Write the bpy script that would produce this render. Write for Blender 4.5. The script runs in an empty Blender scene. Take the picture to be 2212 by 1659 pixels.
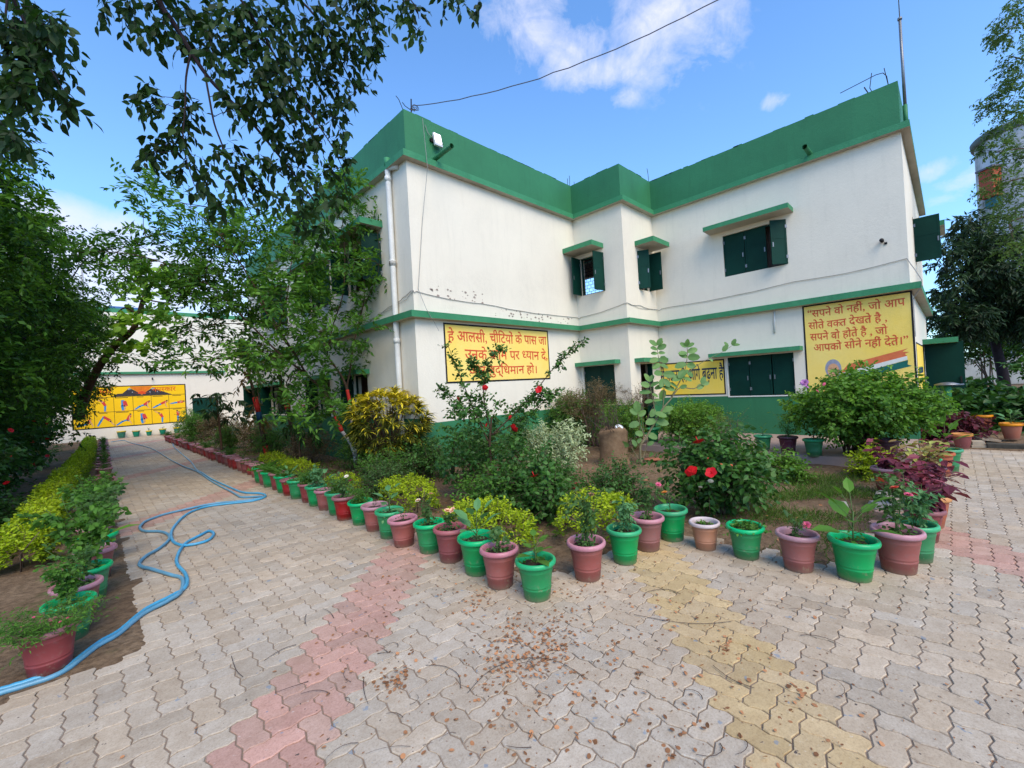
import bpy, bmesh, math, random
import numpy as np
from mathutils import Vector, Matrix
random.seed(7); RNG=np.random.default_rng(7)
S=bpy.context.scene; COL=S.collection
rad=math.radians
# ---------------------------------------------------------------- camera, sky, sun, exposure
YAW,PIT,ROL=rad(44.37),rad(0.345),rad(-3.2); CAM=np.array([-4.31,-6.87,1.5]); FPX=1614.7/3840
FW=np.array([math.sin(YAW)*math.cos(PIT),math.cos(YAW)*math.cos(PIT),math.sin(PIT)])
RI0=np.array([math.cos(YAW),-math.sin(YAW),0.]); UP0=np.cross(RI0,FW)
RI=math.cos(ROL)*RI0+math.sin(ROL)*UP0; UP=-math.sin(ROL)*RI0+math.cos(ROL)*UP0
cd=bpy.data.cameras.new('camera'); cam=bpy.data.objects.new('camera',cd); COL.objects.link(cam)
cd.sensor_fit='HORIZONTAL'; cd.sensor_width=36; cd.lens=36*FPX; cd.clip_end=2000; cd.clip_start=.05
mw=Matrix.Identity(4)
for i in range(3):
    mw[i][0]=RI[i]; mw[i][1]=UP[i]; mw[i][2]=-FW[i]; mw[i][3]=CAM[i]
cam.matrix_world=mw; S.camera=cam
def ray(x,y):
    "direction (unit forward depth) through a point of the photograph at 2212 px width"
    return RI*((x-1106)/(FPX*2212))+UP*(-(y-829.5)/(FPX*2212))+FW
def at(x,y,d): return CAM+ray(x,y)*d
def gp(x,y,z=0.):
    r=ray(x,y); return CAM+r*((z-CAM[2])/r[2])
W=bpy.data.worlds.new('World'); S.world=W; W.use_nodes=True
SUN_AZ=(-0.40,-1.0); SUN_EL=48
def build_world():
    nt=W.node_tree; nt.nodes.clear(); N=nt.nodes.new; L=nt.links.new
    out=N('ShaderNodeOutputWorld'); bg=N('ShaderNodeBackground'); bg.inputs[1].default_value=0.15
    sky=N('ShaderNodeTexSky'); sky.sky_type='NISHITA'; sky.sun_disc=False; sky.sun_elevation=rad(SUN_EL)
    sky.sun_rotation=math.atan2(SUN_AZ[0],SUN_AZ[1]); sky.air_density=1.0; sky.dust_density=.6; sky.ozone_density=2.2
    tint=N('ShaderNodeMixRGB'); tint.blend_type='MULTIPLY'; tint.inputs[0].default_value=1; tint.inputs[2].default_value=(1.08,1.52,1.88,1)
    L(sky.outputs[0],tint.inputs[1])
    tc=N('ShaderNodeTexCoord')
    def noise(scale,detail,rough,dist=0,off=(0,0,0),sc=(1,1,1)):
        m=N('ShaderNodeMapping'); m.inputs['Location'].default_value=off; m.inputs['Scale'].default_value=sc
        L(tc.outputs['Generated'],m.inputs[0])
        n=N('ShaderNodeTexNoise'); n.inputs['Scale'].default_value=scale; n.inputs['Detail'].default_value=detail
        n.inputs['Roughness'].default_value=rough; n.inputs['Distortion'].default_value=dist; L(m.outputs[0],n.inputs[0]); return n.outputs[0]
    def math_(op,a,b=None,c=None):
        m=N('ShaderNodeMath'); m.operation=op
        for i,v in enumerate((a,b,c)):
            if v is None: continue
            if isinstance(v,(int,float)): m.inputs[i].default_value=v
            else: L(v,m.inputs[i])
        return m.outputs[0]
    def blob(d,inner,outer,squash=(1,1,1)):
        "soft patch of sky round a direction"
        d=np.array(d); d=d/np.linalg.norm(d)
        v=N('ShaderNodeVectorMath'); v.operation='SUBTRACT'; L(tc.outputs['Generated'],v.inputs[0]); v.inputs[1].default_value=tuple(d)
        m=N('ShaderNodeVectorMath'); m.operation='MULTIPLY'; L(v.outputs[0],m.inputs[0]); m.inputs[1].default_value=squash
        l=N('ShaderNodeVectorMath'); l.operation='LENGTH'; L(m.outputs[0],l.inputs[0])
        r=N('ShaderNodeMapRange'); r.inputs['From Min'].default_value=outer; r.inputs['From Max'].default_value=inner; r.interpolation_type='SMOOTHSTEP'
        L(l.outputs['Value'],r.inputs['Value']); return r.outputs[0]
    n1=noise(5.2,9,.6,.35,(.3,.1,.2)); n2=noise(15,6,.65,.5,(1,2,3))
    dens=None
    for (x,y,i,o,k) in ((1105,28,.01,.10,.90),(1165,62,.01,.12,.98),(1225,110,.01,.12,.98),(1275,165,.01,.09,.90),(1330,140,.0,.10,.70),(1480,20,.02,.22,.70),(1340,215,.0,.06,.62),(1685,215,.0,.05,.80),(1080,25,.0,.12,.62),(2010,372,.0,.06,.8),(2110,378,.0,.07,.8),(850,30,.0,.07,.35),(2030,430,.0,.05,.5)):
        b=blob(ray(x,y),i,o,(1,1,1) if o>.1 else (.8,.8,1.9)); b=math_('MULTIPLY',b,k)
        dens=b if dens is None else math_('MAXIMUM',dens,b)
    lowb=None
    for (x,y,i,o,k) in ((150,500,.05,.24,.78),(120,590,.1,.3,.92),(330,600,.1,.28,.8),(-200,520,.1,.5,.7),(480,640,.1,.3,.7)):
        b=math_('MULTIPLY',blob(ray(x,y),i,o,(1,1,2.6)),k); lowb=b if lowb is None else math_('MAXIMUM',lowb,b)
    f=math_('ADD',math_('MULTIPLY',n1,.66),math_('MULTIPLY',n2,.34)); f=math_('ADD',math_('MULTIPLY',math_('SUBTRACT',f,.5),2.3),.5)
    c=math_('SUBTRACT',math_('ADD',f,math_('MULTIPLY',dens,.62)),.80)
    c=math_('MULTIPLY',c,1.7); c=math_('MINIMUM',math_('MAXIMUM',c,0),.92); c=math_('MULTIPLY',c,math_('MINIMUM',math_('MULTIPLY',dens,2.2),1))
    c2=math_('SUBTRACT',math_('ADD',math_('MULTIPLY',f,.45),lowb),.62); c2=math_('MULTIPLY',c2,2.0); c2=math_('MINIMUM',math_('MAXIMUM',c2,0),.8)
    # a thin veil that thickens towards the horizon
    sep=N('ShaderNodeSeparateXYZ'); L(tc.outputs['Generated'],sep.inputs[0])
    mr=N('ShaderNodeMapRange'); L(sep.outputs[2],mr.inputs['Value']); mr.inputs['From Min'].default_value=.62; mr.inputs['From Max'].default_value=.02; mr.inputs['To Max'].default_value=.22
    veil=N('ShaderNodeMixRGB'); L(mr.outputs[0],veil.inputs[0]); L(tint.outputs[0],veil.inputs[1]); veil.inputs[2].default_value=(2.8,4.5,6.9,1)
    mix=N('ShaderNodeMixRGB'); L(math_('MAXIMUM',c,c2),mix.inputs[0]); L(veil.outputs[0],mix.inputs[1]); mix.inputs[2].default_value=(5.2,5.3,6.3,1)
    L(mix.outputs[0],bg.inputs[0]); L(bg.outputs[0],out.inputs[0])
build_world()
sl=bpy.data.lights.new('sun','SUN'); sl.energy=3.1; sl.angle=rad(45); sl.color=(1,.84,.60)
so=bpy.data.objects.new('sun',sl); COL.objects.link(so)
_h=Vector((SUN_AZ[0],SUN_AZ[1],0)).normalized()*math.cos(rad(SUN_EL)); _d=Vector((_h.x,_h.y,math.sin(rad(SUN_EL))))
so.rotation_euler=_d.to_track_quat('Z','Y').to_euler()
S.view_settings.view_transform='Standard'; S.view_settings.look='None'; S.view_settings.exposure=0.32; S.view_settings.gamma=1
S.render.engine='CYCLES'; S.cycles.max_bounces=8; S.cycles.diffuse_bounces=4; S.cycles.transparent_max_bounces=4
try: S.cycles.use_denoising=True
except Exception: pass
# ---------------------------------------------------------------- materials
def lin(r,g,b):
    f=lambda c:(c/12.92 if c<=.04045 else ((c+.055)/1.055)**2.4)
    return (f(r/255),f(g/255),f(b/255),1)
MATS={}
class Mat:
    def __init__(s,name,rough=.7,spec=.3):
        s.m=bpy.data.materials.new(name); s.m.use_nodes=True; s.nt=s.m.node_tree; s.b=s.nt.nodes['Principled BSDF']
        s.b.inputs['Roughness'].default_value=rough; s.b.inputs['Specular IOR Level'].default_value=spec; MATS[name]=s.m
    def n(s,t): return s.nt.nodes.new(t)
    def l(s,a,b): s.nt.links.new(a,b)
    def coord(s): return s.n('ShaderNodeTexCoord').outputs['Object']
    def geo(s): return s.n('ShaderNodeNewGeometry').outputs['Position']
    def noise(s,scale,detail=5,rough=.6,co=None,sc=None):
        n=s.n('ShaderNodeTexNoise'); n.inputs['Scale'].default_value=scale; n.inputs['Detail'].default_value=detail; n.inputs['Roughness'].default_value=rough
        c=co or s.geo()
        if sc:
            m=s.n('ShaderNodeMapping'); m.inputs['Scale'].default_value=sc; s.l(c,m.inputs[0]); c=m.outputs[0]
        s.l(c,n.inputs[0]); return n.outputs[0]
    def ramp(s,f,a,b):
        r=s.n('ShaderNodeMapRange'); r.inputs['From Min'].default_value=a; r.inputs['From Max'].default_value=b; s.l(f,r.inputs['Value']); return r.outputs[0]
    def mix(s,f,a,b,mode='MIX'):
        m=s.n('ShaderNodeMixRGB'); m.blend_type=mode
        for i,v in ((0,f),(1,a),(2,b)):
            if isinstance(v,(int,float)): m.inputs[i].default_value=v
            elif isinstance(v,tuple): m.inputs[i].default_value=v
            else: s.l(v,m.inputs[i])
        return m.outputs[0]
    def attr(s,name,color=False):
        a=s.n('ShaderNodeAttribute'); a.attribute_name=name; return a.outputs['Color' if color else 'Fac']
    def col(s,c):
        if isinstance(c,tuple): s.b.inputs['Base Color'].default_value=c
        else: s.l(c,s.b.inputs['Base Color'])
    def bump(s,f,strength=.3,dist=.01):
        b=s.n('ShaderNodeBump'); b.inputs['Strength'].default_value=strength; b.inputs['Distance'].default_value=dist; s.l(f,b.inputs['Height']); s.l(b.outputs[0],s.b.inputs['Normal'])
def paint(name,c,c2,rough=.75,scale=1.2,fine=14,stain=.25,spec=.2,bump=.22):
    "weathered paint: broad patches, fine mottling and faint vertical runs"
    m=Mat(name,rough,spec); a=m.mix(m.ramp(m.noise(scale,6,.65),.35,.75),c,c2)
    st=m.ramp(m.noise(2.2,6,.7,sc=(3,3,.35)),.52,.8)
    f=m.n('ShaderNodeMath'); f.operation='MULTIPLY'; f.inputs[1].default_value=stain; m.l(st,f.inputs[0])
    a=m.mix(f.outputs[0],a,tuple(x*.55 for x in c[:3])+(1,))
    cr=m.ramp(m.noise(3.1,9,.8),.492,.5); ck=m.ramp(m.noise(3.1,9,.8),.508,.5); e=m.n('ShaderNodeMath'); e.operation='MULTIPLY'; m.l(cr,e.inputs[0]); m.l(ck,e.inputs[1]); e2=m.n('ShaderNodeMath'); e2.operation='MULTIPLY'; m.l(e.outputs[0],e2.inputs[0]); m.l(m.ramp(m.noise(.7,3,.5),.55,.68),e2.inputs[1]); e3=m.n('ShaderNodeMath'); e3.operation='MULTIPLY'; m.l(e2.outputs[0],e3.inputs[0]); e3.inputs[1].default_value=.4; a=m.mix(e3.outputs[0],a,tuple(x*.45 for x in c[:3])+(1,))
    a=m.mix(m.ramp(m.noise(fine,4,.6),.3,.75),a,m.mix(.85,tuple(x*.8 for x in c[:3])+(1,),a))
    m.col(a); m.bump(m.noise(26,6,.65),bump,.02); return m.m
def plain(name,c,rough=.6,spec=.3,var=.25,scale=9,metal=0):
    m=Mat(name,rough,spec); m.col(m.mix(m.ramp(m.noise(scale,5,.6),.3,.75),c,tuple(x*(1-var) for x in c[:3])+(1,))); m.b.inputs['Metallic'].default_value=metal; return m.m
def leaf(name,dark,light,trans=.35,rough=.5,spec=.25,third=None):
    g=lambda c:(c[0]*1.30,c[1]*1.25,c[2]*.88,1); m=Mat(name,rough,spec); t=m.attr('tint'); c=m.mix(t,g(dark),g(light))
    if third: c=m.mix(m.ramp(m.attr('tint2'),.5,.6),c,third)
    m.col(c); tr=m.n('ShaderNodeBsdfTranslucent'); m.l(m.mix(1,c,(1.25,1.3,.6,1),'MULTIPLY'),tr.inputs[0])
    mx=m.n('ShaderNodeMixShader'); mx.inputs[0].default_value=trans; m.l(m.b.outputs[0],mx.inputs[1]); m.l(tr.outputs[0],mx.inputs[2])
    m.l(mx.outputs[0],m.nt.nodes['Material Output'].inputs[0]); return m.m
WHITE=paint('white_wall_paint',(.77,.695,.58,1),(.70,.63,.525,1),.85,.7,11,.22)
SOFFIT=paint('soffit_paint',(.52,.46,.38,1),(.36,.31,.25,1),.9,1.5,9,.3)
GREENP=paint('green_wall_paint',(.035,.185,.080,1),(.026,.138,.060,1),.6,.9,12,.5,.3)
GREENT=paint('green_trim_paint',(.035,.20,.090,1),(.055,.25,.115,1),.6,2.5,16,.5,.3,.35)
SHUT=paint('green_shutter_metal',(.003,.030,.021,1),(.005,.045,.032,1),.55,2,9,.2,.12,.05)
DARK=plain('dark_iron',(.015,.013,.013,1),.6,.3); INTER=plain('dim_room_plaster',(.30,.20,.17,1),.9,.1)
PVC=plain('white_pvc',(.66,.65,.62,1),.5,.35,.2,3); GREYM=plain('grey_metal',(.22,.23,.25,1),.45,.5,.3,4,.6)
YEL=paint('yellow_sign_paint',(.90,.60,.06,1),(.88,.64,.14,1),.7,.9,10,.12); YEL2=paint('deep_yellow_mural_paint',(.88,.53,.008,1),(.85,.50,.008,1),.65,1.2,10,.1)
CREAM=paint('pale_yellow_sign_paint',(.90,.66,.19,1),(.90,.60,.09,1),.7,.8,10,.12)
BLACKP=plain('black_border_paint',(.012,.010,.012,1),.6,.3); REDP=plain('red_letter_paint',(.72,.10,.035,1),.6,.3,.3,30); NAVYP=plain('blue_black_letter_paint',(.012,.03,.07,1),.6,.3,.3,6)
ORANGEP=plain('saffron_paint',(.74,.17,.06,1),.6,.3,.25,12); WHITEP=plain('white_band_paint',(.75,.73,.66,1),.7,.2,.15,12); TEALP=plain('green_band_paint',(.01,.13,.10,1),.6,.3)
BLUEP=plain('blue_trouser_paint',(.03,.25,.55,1),.6,.3,.2,20); SKINP=plain('skin_paint',(.70,.36,.19,1),.6,.3,.2,20); GREYP=plain('grey_hair_paint',(.33,.34,.42,1),.7,.2,.35,25); ROCKP=plain('mountain_paint',(.05,.045,.05,1),.7,.2,.4,10)
PINKW=plain('pinkish_wall_paint',(.6,.5,.46,1),.8)
SOIL=None
def soil_mat():
    m=Mat('garden_soil',.95,.1); a=m.mix(m.ramp(m.noise(1.6,7,.7),.35,.7),(.16,.10,.06,1),(.29,.20,.125,1)); a=m.mix(m.ramp(m.noise(22,6,.7),.4,.7),a,(.085,.055,.034,1))
    a=m.mix(m.ramp(m.noise(.9,5,.7,sc=(1,1.6,1)),.56,.70),a,(.045,.065,.018,1))
    m.col(a); m.bump(m.noise(24,8,.7),.8,.03); return m.m
SOIL=soil_mat(); POTSOIL=plain('potting_soil',(.06,.04,.028,1),.95,.1,.6,40)
BARK=plain('brown_bark',(.085,.05,.032,1),.9,.15,.5,14); DBARK=plain('dark_bark',(.035,.025,.03,1),.9,.15,.4,14); LIME=plain('whitewashed_bark',(.42,.40,.41,1),.9,.1,.5,14); TWIG=plain('dry_twig',(.17,.115,.085,1),.9,.1,.4,20); GSTEM=plain('green_stem',(.09,.15,.045,1),.7,.2,.3,20); REDB=plain('red_band_paint',(.5,.03,.02,1),.7,.2); BLUEB=plain('dark_blue_band_paint',(.01,.05,.10,1),.7,.2)
def pot_plastic(name,c,c2,rough):
    m=Mat(name,rough,.4); o=m.coord(); z=m.n('ShaderNodeSeparateXYZ'); m.l(o,z.inputs[0])
    a=m.mix(m.ramp(m.noise(5,5,.6),.35,.75),c,c2); d=m.mix(m.ramp(m.noise(30,6,.7),.55,.8),a,tuple(.6*x+.06 for x in c[:3])+(1,))
    oi=m.n('ShaderNodeObjectInfo'); hv=m.n('ShaderNodeHueSaturation'); vr=m.n('ShaderNodeMapRange'); vr.inputs['To Min'].default_value=.82; vr.inputs['To Max'].default_value=1.15; m.l(oi.outputs['Random'],vr.inputs['Value']); m.l(vr.outputs[0],hv.inputs['Value']); m.l(vr.outputs[0],hv.inputs['Saturation']); m.l(d,hv.inputs['Color']); d=hv.outputs[0]
    sp=m.ramp(m.noise(19,6,.75),.58,.66); e=m.n('ShaderNodeMath'); e.operation='MULTIPLY'; m.l(sp,e.inputs[0]); m.l(m.ramp(z.outputs[2],.16,.0),e.inputs[1]); d=m.mix(e.outputs[0],d,(.30,.21,.14,1)); m.col(m.mix(m.ramp(z.outputs[2],.05,.0),d,m.mix(.5,d,(.30,.22,.15,1)))); return m.m
PG=pot_plastic('green_pot_plastic',(.003,.245,.062,1),(.006,.19,.052,1),.42); PGR=pot_plastic('green_rim_plastic',(.008,.36,.125,1),(.015,.27,.10,1),.35)
PB=pot_plastic('brick_red_pot_plastic',(.24,.068,.058,1),(.29,.10,.085,1),.5); PBR=pot_plastic('faded_pink_rim_plastic',(.36,.15,.17,1),(.46,.24,.28,1),.4)
PR=pot_plastic('red_pot_plastic',(.25,.035,.035,1),(.20,.03,.03,1),.5); PRR=pot_plastic('dull_red_rim_plastic',(.27,.085,.09,1),(.33,.14,.15,1),.5); PT=pot_plastic('tan_pot_plastic',(.32,.16,.105,1),(.36,.19,.13,1),.55); PTR=pot_plastic('whitish_rim_plastic',(.60,.48,.47,1),(.5,.38,.38,1),.5)
PM=pot_plastic('maroon_pot_plastic',(.075,.018,.03,1),(.10,.03,.04,1),.45); PO=pot_plastic('orange_rim_paint',(.62,.20,.015,1),(.60,.25,.04,1),.5); PTC=pot_plastic('terracotta_pot',(.36,.10,.055,1),(.32,.12,.075,1),.8); PYR=pot_plastic('yellow_rim_paint',(.62,.45,.04,1),(.5,.36,.04,1),.5); PTG=pot_plastic('teal_green_pot',(.012,.20,.12,1),(.01,.16,.10,1),.5)
G_DARK=leaf('dark_broad_leaf',(.007,.022,.007,1),(.022,.060,.013,1),.3,.6); G_MID=leaf('mid_green_leaf',(.028,.085,.018,1),(.09,.21,.034,1),.35); G_GUAVA=leaf('guava_leaf',(.022,.078,.019,1),(.115,.25,.038,1),.4)
G_DENSE=leaf('dense_tree_leaf',(.012,.045,.009,1),(.085,.20,.022,1),.38); G_LIME=leaf('lime_hedge_leaf',(.075,.15,.010,1),(.33,.42,.014,1),.3); G_ROSE=leaf('rose_leaf',(.024,.062,.022,1),(.065,.14,.042,1),.25); G_BLUE=leaf('bluish_broad_leaf',(.045,.13,.075,1),(.10,.23,.11,1),.25)
G_CROTON=leaf('croton_leaf',(.045,.055,.012,1),(.10,.11,.014,1),.15,third=(.70,.55,.03,1)); G_VAR=leaf('cream_edged_leaf',(.05,.10,.04,1),(.14,.22,.08,1),.2,third=(.50,.55,.32,1)); G_CALO=leaf('grey_green_round_leaf',(.065,.15,.065,1),(.14,.25,.11,1),.3); G_HIB=leaf('hibiscus_leaf',(.018,.060,.016,1),(.062,.155,.036,1),.3,.45,.3)
G_BUSH=leaf('round_bush_leaf',(.028,.085,.016,1),(.12,.25,.035,1),.35); G_DRY=leaf('dry_brown_leaf',(.07,.05,.03,1),(.16,.12,.075,1),.15); G_COL=leaf('purple_coleus_leaf',(.055,.010,.022,1),(.17,.03,.065,1),.2,third=(.45,.12,.17,1)); G_COLG=leaf('green_edged_coleus_leaf',(.13,.03,.035,1),(.30,.34,.10,1),.2); G_MANGO=leaf('mango_leaf',(.008,.022,.012,1),(.03,.065,.028,1),.15); G_SPARSE=leaf('feathery_tree_leaf',(.030,.07,.022,1),(.085,.15,.05,1),.35); G_ROUND=leaf('yellow_green_round_leaf',(.10,.22,.03,1),(.24,.40,.07,1),.35); G_GRASS=leaf('grass_blade',(.035,.085,.016,1),(.095,.17,.035,1),.3); G_LITTER=leaf('dry_seed_litter',(.13,.06,.038,1),(.36,.17,.11,1),.05,.8); G_RUSSET=leaf('drooping_russet_leaf',(.09,.05,.02,1),(.20,.14,.05,1),.3)
FL={'red':plain('red_petal',(.62,.006,.012,1),.5,.3,.3,60),'peach':plain('peach_petal',(.85,.48,.30,1),.5,.3,.2,60),'white':plain('cream_petal',(.80,.70,.55,1),.5,.3,.2,60),'pink':plain('pink_petal',(.72,.12,.22,1),.5,.3,.3,60),'crimson':plain('crimson_petal',(.45,.012,.05,1),.5,.3,.3,60),'coral':plain('coral_petal',(.78,.12,.07,1),.5,.3,.3,60),'orange':plain('orange_petal',(.85,.34,.06,1),.5,.3,.2,60),'mauve':plain('mauve_petal',(.50,.20,.45,1),.5,.3,.3,60),'dead':plain('withered_petal',(.30,.17,.09,1),.8,.1,.4,60)}
HOSE=plain('blue_hose_rubber',(.07,.36,.58,1),.35,.5,.3,6); HOSE2=plain('pale_blue_hose_rubber',(.13,.33,.47,1),.4,.5,.35,5)
# ---------------------------------------------------------------- mesh accumulation
class Acc:
    def __init__(s): s.v=[]; s.f=[]; s.t=[]; s.t2=[]; s.n=0; s.mi=[]
    def add(s,v,faces,tint=.5,t2=0.,mi=0):
        v=np.asarray(v,float).reshape(-1,3); s.v.append(v)
        for f in faces:
            f=np.asarray(f,int)
            if f.size: s.f.append(f.reshape(-1,f.shape[-1])+s.n); s.mi.append(np.full(len(s.f[-1]),mi))
        s.t.append(np.broadcast_to(np.asarray(tint,float),(len(v),))); s.t2.append(np.broadcast_to(np.asarray(t2,float),(len(v),))); s.n+=len(v)
    def mesh(s,name,mats,smooth=False,tint=True):
        me=bpy.data.meshes.new(name)
        if not s.v: return me
        v=np.concatenate(s.v); me.vertices.add(len(v)); me.vertices.foreach_set('co',v.ravel())
        loops=np.concatenate([f.ravel() for f in s.f]); tot=np.concatenate([np.full(len(f),f.shape[1]) for f in s.f])
        me.loops.add(len(loops)); me.loops.foreach_set('vertex_index',loops.astype(np.int32))
        me.polygons.add(len(tot)); st=np.concatenate([[0],np.cumsum(tot)[:-1]]); me.polygons.foreach_set('loop_start',st.astype(np.int32)); 
        me.polygons.foreach_set('material_index',np.concatenate(s.mi).astype(np.int32))
        me.polygons.foreach_set('use_smooth',np.full(len(tot),smooth))
        if tint:
            for nm,d in (('tint',s.t),('tint2',s.t2)):
                a=me.attributes.new(nm,'FLOAT','POINT'); a.data.foreach_set('value',np.concatenate(d).astype(np.float32))
        for m in (mats if isinstance(mats,(list,tuple)) else [mats]): me.materials.append(m)
        me.update(calc_edges=True); me.validate(); return me
    # -- solids
    def box(s,a,b,mi=0):
        (x0,y0,z0),(x1,y1,z1)=a,b
        v=[(x0,y0,z0),(x1,y0,z0),(x1,y1,z0),(x0,y1,z0),(x0,y0,z1),(x1,y0,z1),(x1,y1,z1),(x0,y1,z1)]
        s.add(v,[[(0,3,2,1),(4,5,6,7),(0,1,5,4),(1,2,6,5),(2,3,7,6),(3,0,4,7)]],mi=mi)
    def obox(s,c,ax,ay,az,mi=0):
        c=np.array(c,float); ax=np.array(ax,float); ay=np.array(ay,float); az=np.array(az,float)
        v=[c+i*ax+j*ay+k*az for k in(-1,1) for (i,j) in((-1,-1),(1,-1),(1,1),(-1,1))]
        s.add(v,[[(0,3,2,1),(4,5,6,7),(0,1,5,4),(1,2,6,5),(2,3,7,6),(3,0,4,7)]],mi=mi)
    def quad(s,p,mi=0): s.add(p,[[(0,1,2,3)]],mi=mi)
    def lathe(s,prof,n=28,c=(0,0,0),mi=0,cap0=True,cap1=False,tint=.5):
        prof=np.array(prof,float); a=np.arange(n)*2*math.pi/n
        v=np.stack([prof[:,None,0]*np.cos(a),prof[:,None,0]*np.sin(a),np.broadcast_to(prof[:,None,1],(len(prof),n))],-1).reshape(-1,3)+np.array(c)
        i=np.arange(len(prof)-1)[:,None]*n; j=np.arange(n)[None]; k=(j+1)%n
        f=[np.stack([i+j,i+k,i+n+k,i+n+j],-1).reshape(-1,4)]
        if cap0: f.append(np.arange(n)[::-1][None])
        if cap1: f.append(((len(prof)-1)*n+np.arange(n))[None])
        s.add(v,f,mi=mi,tint=tint)
    def tube(s,pts,r,n=6,tint=.5,mi=0,cap=True):
        P=np.array(pts,float); m=len(P); r=np.broadcast_to(np.asarray(r,float),(m,))
        T=np.gradient(P,axis=0); T/=np.linalg.norm(T,axis=1)[:,None]+1e-9
        ref=np.array([0,0,1.]) if abs(T[0][2])<.9 else np.array([1.,0,0]); rings=[]
        u=np.cross(T[0],ref); u/=np.linalg.norm(u); a=np.arange(n)*2*math.pi/n
        for i in range(m):
            u=u-T[i]*(u@T[i]); u/=np.linalg.norm(u)+1e-9; w=np.cross(T[i],u); rings.append(P[i]+r[i]*(np.cos(a)[:,None]*u+np.sin(a)[:,None]*w))
        v=np.concatenate(rings); i=np.arange(m-1)[:,None]*n; j=np.arange(n)[None]; k=(j+1)%n
        f=[np.stack([i+j,i+k,i+n+k,i+n+j],-1).reshape(-1,4)]
        if cap: f+=[np.arange(n)[::-1][None],((m-1)*n+np.arange(n))[None]]
        s.add(v,f,tint=tint,mi=mi)
    def twigs(s,P,r):
        "P (N,m,3) many thin three-sided stems"
        N,m,_=P.shape; T=P[:,-1]-P[:,0]; T/=np.linalg.norm(T,axis=1)[:,None]+1e-9
        u=np.cross(T,[.31,.52,.79]); u/=np.linalg.norm(u,axis=1)[:,None]+1e-9; w=np.cross(T,u)
        rr=np.linspace(1,.4,m)[None,:,None]*np.asarray(r).reshape(-1,1,1)
        R=[P+rr*(math.cos(a)*u+math.sin(a)*w)[:,None,:] for a in (0,2.09,4.19)]
        v=np.stack(R,2).reshape(-1,3)  # N,m,3
        b=(np.arange(N)*m*3)[:,None,None]; i=(np.arange(m-1)*3)[None,:,None]; j=np.arange(3)[None,None]; k=(j+1)%3
        s.add(v,[np.stack([b+i+j,b+i+k,b+i+3+k,b+i+3+j],-1).reshape(-1,4)])
    def leaves(s,pos,d,nrm,L,Wd,tint,tmpl,t2=0.):
        V,F=tmpl; N=len(pos)
        d=d/(np.linalg.norm(d,axis=1)[:,None]+1e-9); sd=np.cross(nrm,d); sd/=np.linalg.norm(sd,axis=1)[:,None]+1e-9; nn=np.cross(d,sd)
        L=np.broadcast_to(np.asarray(L,float),(N,))[:,None,None]; Wd=np.broadcast_to(np.asarray(Wd,float),(N,))[:,None,None]
        v=pos[:,None]+V[None,:,0:1]*L*d[:,None]+V[None,:,1:2]*Wd*sd[:,None]+V[None,:,2:3]*L*nn[:,None]
        f=(F[None]+(np.arange(N)*len(V))[:,None,None]).reshape(-1,3)
        k=len(V); t=np.repeat(np.broadcast_to(np.asarray(tint,float),(N,)),k)
        if np.ndim(t2)==0 and t2==-1: t2=np.tile(np.clip(np.abs(V[:,1])*2.2,0,1),N)
        elif np.ndim(t2)==0: t2=np.full(N*k,t2)
        else: t2=np.repeat(t2,k)
        s.add(v.reshape(-1,3),[f],tint=np.clip(t,0,1),t2=t2)
OVAL=(np.array([(0,0,0),(.28,.42,.04),(.28,-.42,.04),(.28,0,0),(.62,.40,.02),(.62,-.40,.02),(.62,0,-.03),(1,0,-.13)]),np.array([(0,3,1),(0,2,3),(3,6,4),(3,4,1),(3,2,5),(3,5,6),(6,7,4),(6,5,7)]))
DIA=(np.array([(0,0,0),(.45,.5,.07),(.45,-.5,.07),(1,0,-.06)]),np.array([(0,3,1),(0,2,3)]))
ROUND=(np.array([(0,0,0),(.14,.36,.03),(.14,-.36,.03),(.5,.52,.05),(.5,-.52,.05),(.85,.34,.0),(.85,-.34,.0),(1,0,-.04),(.5,0,0)]),np.array([(0,8,1),(0,2,8),(1,8,3),(2,4,8),(3,8,5),(4,6,8),(5,8,7),(6,7,8)]))
def _strip(droop,ws=(.35,.9,1,.75,.1)):
    v=[];f=[]
    for i,w in enumerate(ws):
        x=i/4; z=-droop*x*x; xx=x*(1-.25*droop*x); v+=[(xx,.5*w,z+.04*w),(xx,-.5*w,z+.04*w),(xx,0,z)]
        if i:
            a=3*(i-1); b=3*i; f+=[(a+2,b+2,b),(a+2,b,a),(a+1,b+1,b+2),(a+1,b+2,a+2)]
    return np.array(v),np.array(f)
STRAP=_strip(.55); STRAP2=_strip(.9); BLADE=_strip(.25,(.9,1,.8,.5,.05))
def rnd(n): return RNG.normal(size=(n,3))
def unit(a): return a/(np.linalg.norm(a,axis=-1,keepdims=True)+1e-9)
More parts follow.
